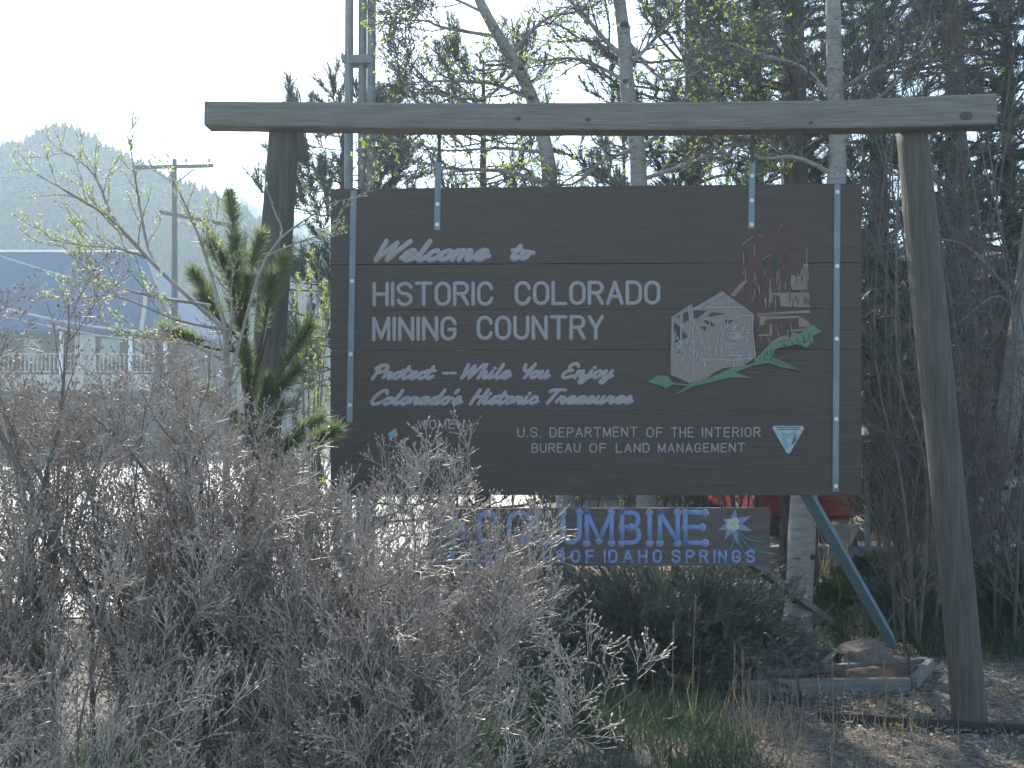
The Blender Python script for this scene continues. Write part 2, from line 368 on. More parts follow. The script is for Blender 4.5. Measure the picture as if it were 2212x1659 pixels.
# lettering strokes -----------------------------------------------------------
def arc(cx, cy, rx, ry, a0, a1, n=9):
    return [(cx + rx*math.cos(R(a0+(a1-a0)*i/(n-1))), cy + ry*math.sin(R(a0+(a1-a0)*i/(n-1)))) for i in range(n)]
W_ = .62; H_ = W_ / 2
GL = {
 'I': (.0, [[(0, 0), (0, 1)]]), 'H': (W_, [[(0, 0), (0, 1)], [(W_, 0), (W_, 1)], [(0, .5), (W_, .5)]]),
 'T': (W_+.06, [[(0, 1), (W_+.06, 1)], [(H_+.03, 0), (H_+.03, 1)]]), 'L': (W_-.02, [[(0, 1), (0, 0), (W_-.02, 0)]]),
 'O': (W_, [arc(H_, 1-H_, H_, H_, 0, 180) + arc(H_, H_, H_, H_, 180, 360) + [(W_, 1-H_)]]),
 'C': (W_, [arc(H_, 1-H_, H_, H_, 8, 180) + arc(H_, H_, H_, H_, 180, 352)]),
 'G': (W_, [arc(H_, 1-H_, H_, H_, 8, 180) + arc(H_, H_, H_, H_, 180, 350) + [(W_, .45), (H_+.03, .45)]]),
 'U': (W_, [[(0, 1)] + arc(H_, H_, H_, H_, 180, 360) + [(W_, 1)]]),
 'S': (W_, [arc(H_, .76, H_, .24, 12, 180, 8) + arc(H_, .76, H_, .25, 180, 270, 5)[1:] + arc(H_, .255, H_, .255, 90, 0, 5)[1:] + arc(H_, .255, H_, .255, 0, -168, 9)[1:]]),
 'R': (W_, [[(0, 0), (0, 1), (.36, 1)] + arc(.36, .75, .25, .25, 90, -90, 9) + [(0, .5)], [(.33, .5), (W_, 0)]]),
 'P': (W_-.02, [[(0, 0), (0, 1), (.36, 1)] + arc(.36, .74, .25, .26, 90, -90, 9) + [(0, .48)]]),
 'B': (W_-.02, [[(0, 0), (0, 1), (.34, 1)] + arc(.34, .76, .24, .24, 90, -90, 9) + [(0, .52)], [(.34, .52)] + arc(.35, .26, .26, .26, 90, -90, 9) + [(0, 0)]]),
 'D': (W_, [[(0, 0), (0, 1), (.3, 1)] + arc(.3, .68, .32, .32, 90, 0, 6) + arc(.3, .32, .32, .32, 0, -90, 6) + [(0, 0)]]),
 'A': (W_+.06, [[(0, 0), (.34, 1), (.68, 0)], [(.11, .33), (.57, .33)]]), 'N': (W_, [[(0, 0), (0, 1), (W_, 0), (W_, 1)]]),
 'M': (W_+.1, [[(0, 0), (0, 1), (.36, .08), (.72, 1), (.72, 0)]]), 'W': (W_+.22, [[(0, 1), (.2, 0), (.42, .9), (.64, 0), (.84, 1)]]),
 'E': (W_-.06, [[(W_-.06, 1), (0, 1), (0, 0), (W_-.06, 0)], [(0, .52), (W_-.14, .52)]]), 'F': (W_-.06, [[(W_-.06, 1), (0, 1), (0, 0)], [(0, .52), (W_-.14, .52)]]),
 'Y': (W_, [[(0, 1), (H_, .47), (W_, 1)], [(H_, .47), (H_, 0)]]), '.': (.02, [[(0, .0), (.02, .0)]]), '0': (.5, [arc(.25, .5, .25, .5, 90, 450, 17)]),
 '2': (.5, [[(0, .78)] + arc(.25, .74, .25, .26, 170, -20, 9) + [(.0, 0), (.5, 0)]]), ' ': (.35, []),
}
def sm(pts, n=None):
    return [tuple(p) for p in path(np.array(pts, float), n or 4 * len(pts))]
SL = {
 'e': (.40, [[(0, .1), (.14, .2), (.29, .33), (.27, .47), (.16, .48), (.06, .33), (.06, .12), (.17, .0), (.3, .05), (.42, .2)]]),
 'l': (.30, [[(.0, .1), (.1, .4), (.13, 1.0)], [(.13, 1.0), (.09, .3), (.12, .02), (.2, .0), (.32, .16)]]),
 'c': (.36, [[(.28, .38), (.22, .48), (.1, .42), (.05, .2), (.12, .02), (.24, .02), (.38, .18)]]),
 'o': (.40, [[(.22, .48), (.08, .38), (.05, .15), (.15, .0), (.28, .1), (.31, .33), (.22, .48), (.30, .40), (.42, .40)]]),
 'm': (.62, [[(.05, 0), (.06, .48)], [(.06, .2), (.16, .46), (.25, .44), (.25, 0)], [(.25, .2), (.36, .46), (.46, .44), (.44, .1), (.5, 0), (.62, .15)]]),
 't': (.32, [[(.12, .86), (.07, .2), (.13, .0), (.22, .02), (.33, .16)], [(-.06, .56), (.28, .58)]]),
 'r': (.38, [[(0, .1), (.09, .5), (.14, .42), (.26, .42), (.22, .14), (.27, 0), (.38, .14)]]),
 'h': (.44, [[(.1, 1), (.04, 0)], [(.05, .2), (.16, .46), (.27, .44), (.25, .1), (.31, 0), (.44, .15)]]),
 'i': (.27, [[(.08, .48), (.05, .12), (.11, .0), (.27, .16)], [(.11, .70), (.12, .73)]]),
 'u': (.46, [[(.06, .48), (.04, .14), (.13, .0), (.25, .12), (.3, .48)], [(.3, .48), (.27, .1), (.34, 0), (.46, .15)]]),
 'n': (.44, [[(.05, 0), (.06, .48)], [(.06, .2), (.17, .46), (.27, .44), (.25, .1), (.31, 0), (.44, .15)]]),
 'j': (.28, [[(.14, .48), (.08, -.2), (-.02, -.36), (-.12, -.26), (.05, -.08), (.28, .14)], [(.18, .70), (.19, .73)]]),
 'y': (.42, [[(.06, .48), (.04, .14), (.13, .0), (.25, .12), (.3, .48)], [(.3, .48), (.24, -.2), (.14, -.36), (.04, -.26), (.2, -.08), (.42, .12)]]),
 's': (.34, [[(0, .08), (.14, .5), (.2, .36), (.24, .12), (.16, .0), (.05, .06)], [(.16, 0), (.34, .14)]]),
 'a': (.44, [[(.28, .42), (.17, .48), (.06, .34), (.05, .08), (.14, .0), (.26, .2), (.3, .46)], [(.3, .46), (.26, .1), (.32, 0), (.44, .15)]]),
 'd': (.44, [[(.28, .42), (.17, .48), (.06, .34), (.05, .08), (.14, .0), (.26, .2), (.33, 1.0)], [(.31, .8), (.26, .1), (.32, 0), (.44, .15)]]),
 'W': (.76, [[(.03, 1), (.06, .02)], [(.06, .02), (.37, .9)], [(.37, .9), (.38, .02)], [(.38, .02), (.72, 1)]]),
 'P': (.50, [[(.14, .95), (.05, -.02)], [(-.04, .72), (.08, .92), (.34, .98), (.46, .78), (.36, .52), (.1, .44)]]),
 'Y': (.46, [[(.0, .95), (.04, .62), (.16, .5), (.32, .62), (.42, .98)], [(.42, .98), (.26, 0)]]),
 'E': (.52, [[(.46, .82), (.32, 1), (.14, .88), (.14, .64), (.3, .54)], [(.3, .54), (.08, .42), (.04, .14), (.2, 0), (.46, .16)]]),
 'C': (.50, [[(.46, .78), (.4, .98), (.2, .92), (.05, .5), (.06, .14), (.22, .0), (.46, .16)]]),
 'H': (.52, [[(.1, 1), (.03, 0)], [(.46, 1), (.37, 0)], [(.06, .5), (.42, .52)]]),
 'T': (.50, [[(-.02, .88), (.1, 1), (.56, 1)], [(.3, 1), (.16, 0)]]), "'": (.12, [[(.05, 1.0), (.0, .8)]]), '-': (.40, [[(.05, .4), (.3, .4)]]),
}
def split(st):
    out = []
    for s_ in st:
        cur = [s_[0]]
        for i in range(1, len(s_)):
            cur.append(s_[i])
            if i < len(s_)-1:
                a = np.array(s_[i])-np.array(s_[i-1]); b = np.array(s_[i+1])-np.array(s_[i])
                if a @ b < .72*np.linalg.norm(a)*np.linalg.norm(b): out.append(cur); cur = [s_[i]]
        out.append(cur)
    return out
def word(mb, text, u0, u1, v1t, v1b, rad, script=False, gap=.26, off=.0, mi=0, tilt=-.0053, pl=sp, slant=.34, balls=None, halo=None):
    """write TEXT between picture columns u0..u1, cap top v1t and base line v1b, as round routed strokes"""
    G = SL if script else GL; x = 0; strokes = []
    for k, ch in enumerate(text):
        wd, st = G[ch]
        for s in (st if script else split(st)):
            pts = sm(s) if script and len(s) > 2 else s
            strokes.append([(x + a + (slant * b if script else 0), b) for a, b in pts])
        x += wd + (0 if script else gap)
    allx = [p[0] for s in strokes for p in s]; x0, x1 = min(allx), max(allx)
    sc = (u1 - u0 - 2 * rad) / (x1 - x0)
    for k, s in enumerate(strokes):
        uv = [(u0 + rad + (a - x0) * sc, v1b - rad*.8 + tilt * (a - x0) * sc - b * (v1b - v1t - 1.7 * rad)) for a, b in s]
        def tube(r_px, of, mm, dz):
            P = np.array([pl(a, b, of) for a, b in uv]); r_ = r_px / F * P[0][1]
            d0 = unit(P[0]-P[1])*r_; d1 = unit(P[-1]-P[-2])*r_
            P = np.vstack([P[0]+d0*.92, P[0]+d0*.6, P, P[-1]+d1*.6, P[-1]+d1*.92])
            q = np.full(len(P), r_); q[0] = q[-1] = r_*.35; q[1] = q[-2] = r_*.8
            mb.tubes(P, q, 8, mm, cap=True, flat=(NRM, dz))
            if balls:
                for e in (uv[0], uv[-1]):
                    c = pl(e[0], e[1], of); mb.sphere(c, (r_*balls, r_*dz*balls, r_*balls), mm, 12, 8)
        if halo is not None: tube(rad + 2.2, off - .004, halo, .25)
        tube(rad, off, mi, .35)
EPS = .0012
# planks of the board: real gaps between them ---------------------------------
board = MB(); rb = np.random.default_rng(7)
seams = [408, 441, 570, 668, 757, 887, 1013, 1090]
def edge_u(v, side):
    return (714 + (v-408)*-.006) if side == 0 else (1862 - (v-396)*.006)
def seam_v(k, u):
    vL, vR = {0: (408, 396), 1: (441, 431), 2: (572, 567.5), 3: (669, 666), 4: (757, 754), 5: (887, 886), 6: (1013, 1014), 7: (1069, 1070)}[k]
    return vL + (vR - vL) * (u - 714) / 1148.0
gapw = {0: 0, 1: .3, 2: 2.5, 3: 1.0, 4: 1.7, 5: .5, 6: .4, 7: 0}
for k in range(7):
    us = np.linspace(0, 1, 90)
    top, bot = [], []
    nz1 = np.convolve(rb.normal(size=100), np.ones(6)/6, 'same')[:90]; nz2 = np.convolve(rb.normal(size=100), np.ones(6)/6, 'same')[:90]
    for t, a, b in zip(us, nz1, nz2):
        uu = 714 + 1147 * t
        top.append((uu, seam_v(k, uu) + gapw[k]/2*(.75 + 1.0*a) + (.25 if k == 0 else .05)))
        bot.append((uu, seam_v(k+1, uu) - gapw[k+1]/2*(.75 + 1.0*b) - .05))
    of = .002 * rb.normal()
    Ft = np.array([sp(u, v, of) for u, v in top]); Fb = np.array([sp(u, v, of) for u, v in bot])
    dep = NRM * .045; n = 90
    V = np.vstack([Ft, Fb, Ft + dep, Fb + dep])
    f = [(i, n+i, n+i+1, i+1) for i in range(n-1)] + [(2*n+i+1, 3*n+i+1, 3*n+i, 2*n+i) for i in range(n-1)]
    f += [(i, i+1, 2*n+i+1, 2*n+i) for i in range(n-1)] + [(n+i+1, n+i, 3*n+i, 3*n+i+1) for i in range(n-1)]
    f += [(0, 2*n, 3*n, n), (n-1, 2*n-1, 4*n-1, 3*n-1)]
    board.quads(V, f)
# two nail dots
for u, v in ((1275, 1038), (1330, 1033)): board.sphere(sp(u, v, .002), (.006, .004, .006), 0)
board_o = board.build('board', M['board'], sign)
# routed white lettering, one part per line of text
def text_line(*ws):
    mb = MB()
    for a_, kw in ws: word(mb, *a_, **kw)
    mb.build('lettering', M['letter'], sign, smooth=True)
SCR = dict(script=True)
text_line((('Welcome', 806, 1062, 516, 567, 6.2), SCR), (('to', 1101, 1157, 522, 564, 6.0), SCR))
G27 = dict(gap=.27); G34 = dict(gap=.34)
text_line((('HISTORIC', 804, 1066, 609, 662, 4.3), G27), (('COLORADO', 1111, 1427, 607.5, 660, 4.3), G27))
text_line((('MINING', 803, 987, 684, 737, 4.3), G27), (('COUNTRY', 1029, 1305, 682, 735, 4.3), G27))
text_line((('Protect', 800, 944, 785, 822, 4.3), SCR), (('--', 954, 987, 784, 822, 3.6), dict(script=True, slant=0)), (('While', 993, 1107, 784, 821, 4.3), SCR), (('You', 1128, 1190, 783, 820, 4.3), SCR), (('Enjoy', 1211, 1327, 782, 820, 4.3), SCR))
text_line((("Colorado's", 799, 1001, 840, 877, 4.3), SCR), (('Historic', 1012, 1166, 839, 876, 4.3), SCR), (('Treasures', 1178, 1370, 839, 875, 4.3), SCR))
text_line(*[((t_, a_, b_, 923, 945, 1.5), G34) for t_, a_, b_ in (('U.S.', 1117, 1169), ('DEPARTMENT', 1187, 1377), ('OF', 1396, 1432), ('THE', 1449, 1498), ('INTERIOR', 1516, 1643))])
text_line(*[((t_, a_, b_, 957.5, 978, 1.5), G34) for t_, a_, b_ in (('BUREAU', 1148, 1254), ('OF', 1273, 1310), ('LAND', 1330, 1403), ('MANAGEMENT', 1421, 1609))])
text_line((('WOMEN', 902, 1003, 907, 927, 1.5), G34)); text_line((('IN', 942, 966, 944, 964, 1.5), G34)); text_line((('MINING', 899, 1003, 976, 996, 1.5), G34))
# painted mill ----------------------------------------------------------------
def mp_(zx, zy): return ((1400 + zx*.26525)*.96, (480 + zy*.26525)*.96)
pic = MB(); lay = [0]
def poly(pts, m_, o=None, conv=mp_):
    lay[0] += 1; off = .0015 + .00035 * lay[0] if o is None else o
    pic.prism([sp(*conv(*p), off) for p in pts], NRM * (off + .004) , m_)
def line(pts, wd, m_, conv=mp_, off=None):
    off = .0020 + .00035 * lay[0] if off is None else off
    P = np.array([sp(*conv(*p), off) for p in pts]); pic.tubes(P, np.full(len(P), wd/2*.26525*.96/F*5.7), 6, m_, cap=True, flat=(NRM, .3))
RED, TAN, PINK, WHT, GRN, DRK = range(6)
poly([(940, 320), (1020, 250), (1110, 195), (1260, 120), (1350, 100), (1420, 145), (1530, 205), (1580, 275), (1575, 330), (1590, 640), (1600, 960), (1620, 1000), (1240, 1120), (1130, 1150), (1120, 860), (850, 655), (860, 620), (1000, 590), (1010, 310)], RED)
rp = random.Random(4)
poly([(1435, 520), (1500, 540), (1540, 430), (1575, 420), (1585, 645), (1445, 648), (1425, 600)], TAN)
poly([(1270, 672), (1588, 672), (1592, 795), (1345, 790), (1335, 700), (1272, 690)], TAN)
poly([(1140, 850), (1592, 820), (1592, 845), (1145, 880)], TAN); poly([(1165, 880), (1500, 868), (1500, 885), (1215, 900), (1205, 945), (1165, 950)], TAN)
poly([(1495, 875), (1580, 915), (1605, 965), (1500, 962)], TAN); poly([(1428, 885), (1440, 990), (1610, 965), (1612, 985), (1430, 1005)], TAN)
poly([(1250, 940), (1272, 938), (1270, 1035), (1155, 1045), (1155, 1030), (1250, 1022)], TAN); poly([(1240, 1110), (1330, 1050), (1410, 1030), (1415, 1070)], TAN)
poly([(920, 690), (1010, 590), (1060, 560), (1060, 580), (1030, 610), (950, 710)], TAN)
for _ in range(46):
    x = rp.uniform(1100, 1580); y = rp.uniform(450, 760); line([(x, y), (x + rp.uniform(-6, 6), y + rp.uniform(30, 120))], rp.uniform(5, 11), TAN if rp.random() < .72 else RED)
for x, y0, y1 in ((1120, 270, 370), (1030, 330, 420), (1565, 285, 420), (1255, 550, 760), (1045, 470, 600), (1025, 490, 520)): line([(x, y0), (x, y1)], 9, TAN)
for a, b in (((1015, 265), (1115, 195)), ((1190, 390), (1250, 350)), ((1160, 185), (1190, 195)), ((1350, 95), (1356, 112))): line([a, b], 9, TAN)
for _ in range(26):
    x = rp.uniform(1440, 1585); y = rp.choice((rp.uniform(440, 560), rp.uniform(690, 740))); line([(x, y), (x + 3, y + rp.uniform(25, 60))], 5, RED)
for c in ((1215, 400, 26, 60), (1300, 440, 20, 95), (1390, 380, 18, 50), (1060, 350, 14, 60), (1450, 300, 20, 20)):
    poly([(c[0]-c[2], c[1]-c[3]*.6), (c[0]+c[2], c[1]-c[3]), (c[0]+c[2]*.8, c[1]+c[3]*.4), (c[0], c[1]+c[3]), (c[0]-c[2]*.9, c[1]+c[3]*.3)], DRK)
line([(1270, 660), (1592, 656)], 7, RED); line([(1130, 808), (1592, 806)], 6, RED); line([(1140, 862), (1590, 848)], 5, RED)
for _ in range(18):
    x = rp.uniform(1150, 1420); y = rp.uniform(950, 1080); line([(x, y), (x + rp.uniform(4, 14), y + rp.uniform(20, 50))], 6, TAN)
poly([(415, 885), (560, 800), (590, 770), (602, 812), (850, 660), (1120, 860), (1110, 980), (1135, 1215), (1040, 1290), (720, 1400), (570, 1440), (410, 1370)], PINK)
for h in ([(605, 825), (725, 825), (640, 895), (605, 890)], [(760, 840), (882, 850), (722, 882)], [(440, 930), (492, 965), (490, 1090), (440, 1108)], [(512, 1000), (560, 1050), (512, 1072)], [(868, 905), (950, 905), (892, 948)], [(665, 960), (716, 960), (706, 1002)], [(750, 915), (792, 955), (755, 957)], [(440, 1130), (486, 1120), (486, 1195)], [(520, 850), (566, 825), (566, 900), (520, 930)], [(455, 885), (490, 865), (490, 880)], [(690, 905), (735, 915), (735, 950)]):
    poly(h, DRK)
for s in ([(415, 890), (585, 775), (590, 940)], [(600, 812), (850, 668), (1115, 862)], [(640, 800), (850, 690), (1060, 850)], [(600, 805), (1040, 800)], [(430, 890), (425, 1130)], [(498, 850), (498, 1150)], [(560, 790), (575, 930)], [(1110, 870), (1105, 980), (1130, 1210)], [(600, 960), (600, 1400)], [(640, 1245), (960, 1245), (1130, 1225)], [(430, 1150), (560, 1080)], [(440, 900), (560, 1010)], [(650, 890), (740, 820)], [(840, 1060), (840, 1210)], [(440, 1110), (555, 1065)], [(960, 900), (1000, 870), (1110, 870)], [(1050, 990), (1100, 985)]):
    line(s, 9, WHT)
for _ in range(20):
    y = rp.uniform(1000, 1220); line([(880 + rp.uniform(0, 30), y), (1000 + rp.uniform(0, 40), y + rp.uniform(-6, 6))], 7, WHT)
for _ in range(85):
    x = rp.uniform(430, 1100); y = rp.uniform(960, 1370 - max(0, x-650)*.25); a = rp.choice((rp.uniform(1.2, 1.9), rp.uniform(.6, 2.6))); l_ = rp.uniform(25, 75)
    line([(x, y), (x + l_*math.cos(a), y - l_*math.sin(a))], rp.uniform(6, 13), WHT)
for _ in range(26):
    x = rp.uniform(700, 1000); y = 800 - rp.uniform(.1, .9) * (140 - abs(x - 850)*.85); line([(x, y), (x + rp.uniform(-20, 20), y + rp.uniform(8, 22))], 8, WHT)
for k in range(5): line([(1000 + 22*k, 880), (995 + 22*k, 945)], 7, WHT)
poly([(215, 1430), (300, 1375), (390, 1380), (430, 1440), (560, 1450), (700, 1400), (850, 1320), (1040, 1288), (1140, 1225), (1250, 1110), (1420, 1075), (1440, 1010), (1500, 1025), (1600, 945), (1640, 960), (1695, 1000), (1620, 1040), (1620, 1090), (1560, 1140), (1480, 1110), (1300, 1150), (1270, 1220), (1350, 1250), (1520, 1335), (1370, 1310), (1240, 1270), (1110, 1290), (960, 1350), (1110, 1400), (930, 1390), (760, 1430), (600, 1470), (415, 1560), (520, 1490), (560, 1465), (430, 1452), (370, 1490), (340, 1465)], GRN)
poly([(1040, 1275), (1110, 1245), (1130, 1262), (1060, 1290)], DRK); poly([(850, 1315), (950, 1300), (860, 1345), (720, 1405), (780, 1350)], DRK)
for _ in range(34):
    x = rp.uniform(1160, 1600); y = 1250 - (x - 1160) * .42 + rp.uniform(-60, 20)
    if 1000 < y < 1300: line([(x, y), (x + rp.uniform(-10, 24), y + rp.uniform(12, 34))], 6, DRK)
for k in range(8): line([(1270 + 28*k, 1230 + 11*k), (1290 + 28*k, 1270 + 9*k)], 5, DRK)
pic.build('mill_painting', [M['mill_red'], M['mill_tan'], M['mill_pink'], M['mill_white'], M['mill_green'], M['mill_dark']], sign)
# triangular emblem -------------------------------------------------------------
pic = MB(); lay[0] = 0
idc = lambda a, b: (a, b)
ec = lambda a, b: ((1720 + a*.05424)*.96, (940 + b*.05424)*.96)
poly([(330, 420), (420, 335), (1590, 340), (1650, 440), (1060, 1470), (940, 1480)], 0, .006, ec)
poly([(700, 830), (850, 840), (1040, 1180), (900, 1320), (860, 1290), (760, 950)], 1, .0066, ec)
for s in ([(500, 690), (760, 620), (960, 720), (1180, 640), (1290, 560)], [(740, 680), (900, 690), (970, 750), (1200, 640)], [(640, 740), (860, 790), (1180, 830), (1420, 700)]): line(s, 50/4.9, 1, ec, .0068)
line([(470, 395), (1480, 395)], 8, 2, ec, .0068); line([(560, 480), (1420, 480)], 8, 2, ec, .0068)
poly([(1250, 560), (1300, 720), (1280, 720), (1340, 860), (1300, 860), (1340, 1000), (1270, 1000), (1230, 1100), (1100, 1090), (1180, 960), (1160, 950), (1220, 820), (1200, 800), (1240, 690)], 2, .0072, ec)
pic.build('triangle_emblem', [M['emb_white'], M['emb_blue'], M['emb_green']], sign)
# women-in-mining emblem, mostly behind the shrub
pic = MB(); lay[0] = 0
poly([(838, 925), (870, 915), (900, 925), (900, 965), (868, 985), (840, 965)], 1, .004, idc)
poly([(838, 936), (856, 924), (858, 940), (842, 950)], 0, .005, idc); poly([(856, 962), (876, 944), (880, 948), (862, 968)], 0, .005, idc)
pic.build('round_emblem', [M['emb_blue'], M['mill_red']], sign)
# straps ---------------------------------------------------------------------
def strap(u0, v0, u1, v1, wpx, bolts, off=.006):
    s = MB(); h = wpx / 2
    s.hexa([sp(u0-h, v0, off), sp(u1-h, v1, off), sp(u1+h, v1, off), sp(u0+h, v0, off)], [sp(u0-h, v0, off-.005), sp(u1-h, v1, off-.005), sp(u1+h, v1, off-.005), sp(u0+h, v0, off-.005)])
    o = s.build('metal_strap', M['zinc'], sign)
    for v in bolts:
        u = u0 + (u1-u0) * (v-v0)/(v1-v0); c = sp(u, v, off); b = MB(); ang = np.arange(12)*math.pi/6
        for rr, d0, d1 in ((.012, .0, .003), (.007, .003, .008)):
            fr = np.array([c + np.array([math.cos(a)*rr, 0, math.sin(a)*rr]) - NRM*d1 for a in ang]); b.prism(fr, NRM*(d1-d0+.001))
        b.build('bolt', M['bolt'], o)
strap(947, 346, 944, 497, 13, (441, 485)); strap(1625, 348, 1623, 493, 13.5, (380, 433, 485))
strap(764, 410, 755, 912, 13, (607, 765, 875)); strap(1809, 398, 1805, 1062, 13.5, (415, 575, 732, 905, 1050))
for u, v0, v1 in ((949, 280, 350), (1625, 280, 352)):
    s = MB(); s.tubes(np.array([sp(u, v0, .003), sp(u-.5, v1, .003)]), [.011, .011], 8); s.build('hanger_rod', M['rod'], sign)
# beam -----------------------------------------------------------------------
def loft(mb, rings, m_=0):
    n = len(rings[0]); V = np.vstack(rings); K = len(rings)
    f = [(k*n+i, k*n+(i+1) % n, (k+1)*n+(i+1) % n, (k+1)*n+i) for k in range(K-1) for i in range(n)]
    mb.quads(V, f, m_); b = mb.c - len(V); mb.n.append((list(range(b+n-1, b-1, -1)), m_)); mb.n.append((list(range(b+(K-1)*n, b+K*n)), m_))
rb = np.random.default_rng(11)
bm_ = MB(); rings = []
for t in np.linspace(0, 1, 70):
    u = 451 + (2140-451)*t
    vt = np.interp(u, [451, 900, 1150, 1475, 1800, 2000, 2140], [227, 231.5, 231.5, 229.5, 226, 217, 211]) + rb.normal()*.35
    vb = np.interp(u, [451, 900, 1150, 1475, 1800, 2000, 2140], [283.5, 291, 293.5, 293, 290, 287, 282]) + rb.normal()*.35
    fr = .08; top = sp(u, vt, fr); bot = sp(u, vb - 5, fr); hh = top[2]-bot[2]; c = (top+bot)/2; e = .010
    prof_ = [(-.10, -hh/2+e), (-.10+e*.7, -hh/2), (.03, -hh/2), (.04, -hh/2+e), (.04, hh/2-e), (.03, hh/2), (-.10+e*.7, hh/2), (-.10, hh/2-e)]
    rings.append(np.array([c + NRM*(a+.02) + np.array([0, 0, b]) for a, b in prof_]))
loft(bm_, rings)
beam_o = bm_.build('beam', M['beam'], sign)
for u, v, a in ((2088, 250, .036), (1752, 264, .012), (1120, 256, .018), (1270, 258, .016)):
    kn = MB(); c = sp(u, v, .1655); ang = np.arange(18)*math.pi/9
    kn.prism(np.array([c + np.array([math.cos(x)*a, 0, math.sin(x)*a*.62]) for x in ang]), NRM*.03); kn.build('knot', M['rod'], beam_o)
# posts ----------------------------------------------------------------------
def post(cs, off, seed):
    r_ = np.random.default_rng(seed); mb = MB(); rings = []; vs = np.linspace(cs[0][0], cs[-1][0], 46)
    for v in vs:
        u = np.interp(v, [c[0] for c in cs], [c[1] for c in cs]); wd = np.interp(v, [c[0] for c in cs], [c[2] for c in cs])
        c = sp(u, v, off); r0 = wd/2/F*c[1]; ang = np.arange(28)*2*math.pi/28
        rad = r0*(1 + .012*np.sin(ang*5 + v*.004 + seed) + .008*np.sin(ang*9+seed*2) + r_.normal(size=28)*.004)
        sq = 1/np.maximum(np.abs(np.cos(ang)), np.abs(np.sin(ang))); rad = rad*(.72 + .28*np.minimum(sq, 1.28))
        rings.append(c + np.stack([np.cos(ang)*rad, np.sin(ang)*rad*1.05, 0*ang], -1))
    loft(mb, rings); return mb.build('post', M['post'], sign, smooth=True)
post([(287, 614, 64), (467, 601, 67), (600, 591, 68), (900, 573, 68), (1250, 550, 70), (1575, 528, 72)], .0, 2)
post([(286, 1969, 60), (555, 1996, 68), (965, 2038, 66), (1300, 2072, 67), (1500, 2090, 67), (1578, 2096, 68)], .0, 3)
# braces behind the board
def brace(p0, p1, w1, w2, m_):
    s = MB(); s.bar(p0, p1, w1, w2, 0, up=(1, 0, 0)); return s.build('brace', m_, sign)
brace(sp(1716, 1020, -.07), at(1925, 1385, 7.15), .095, .06, M['brace_blue'])
brace(sp(1480, 1108, -.12), at(1812, 1358, 8.2), .06, .04, M['timber'])

# ================================================================== LOWER SIGN
def lp(u, v, off=0.0): return sp(u, v, off - .055)
low = thing('club_sign', lp(1294, 1222), 'small dark board with blue COLUMBINE lettering hanging under the big sign', 'sign')
s = MB(); s.hexa([lp(925, 1099), lp(925, 1223), lp(1663, 1222), lp(1663, 1097)], [p + NRM*.035 for p in (lp(925, 1099), lp(925, 1223), lp(1663, 1222), lp(1663, 1097))])
s.build('board', M['low_board'], low)
def one(ch, a, b, vt, vb, rad, balls, halo):
    wd, st = GL[ch]
    for s_ in split(st):
        uv = [((a+b)/2 if wd == 0 else a + rad + x/wd*(b-a-2*rad), vb - rad - y*(vb-vt-2*rad)) for x, y in s_]
        for mm, rr, of in (((1, rad+1.6, -.003), (0, rad, .0015)) if halo else ((0, rad, .0015),)):
            P = np.array([lp(x, y, of) for x, y in uv]); r_ = rr/F*P[0][1]
            L.tubes(P, np.full(len(P), r_), 8, mm, cap=True, flat=(NRM, .3))
            for x, y in uv[1:-1] if len(uv) < 7 else uv[1:-1:3]: L.sphere(lp(x, y, of), (r_, r_*.3, r_), mm, 10, 6)
            for x, y in (uv[0], uv[-1]): L.sphere(lp(x, y, of), (r_*balls, r_*.31*balls, r_*balls), mm, 12, 8)
L = MB()
for ch, a, b in (('C', 1030, 1078), ('O', 1094, 1151), ('L', 1157, 1202), ('U', 1211, 1257), ('M', 1262, 1326), ('B', 1338, 1385), ('I', 1397, 1409), ('N', 1420, 1469), ('E', 1475, 1529)):
    one(ch, a, b, 1102, 1178, 5.4, 1.0 if ch in 'CO' else 1.3, True)
L.build('lettering', [M['blue_letter'], M['halo_letter']], low, smooth=True); L = MB()
for txt, a, b in (('GARDEN', 938, 1090), ('CLUB', 1112, 1221), ('OF', 1232, 1284), ('IDAHO', 1303, 1430), ('SPRINGS', 1450, 1631)):
    tot = sum(GL[c][0] + .3 for c in txt) - .3; sc = (b - a - 6*0) / (tot + .0); x = a
    for c in txt:
        wd = GL[c][0]*sc; one(c, x, x + max(wd, 6), 1187, 1217, 2.9, 1.05, False); x += wd + .3*sc
L.build('lettering', [M['blue_letter'], M['halo_letter']], low, smooth=True)
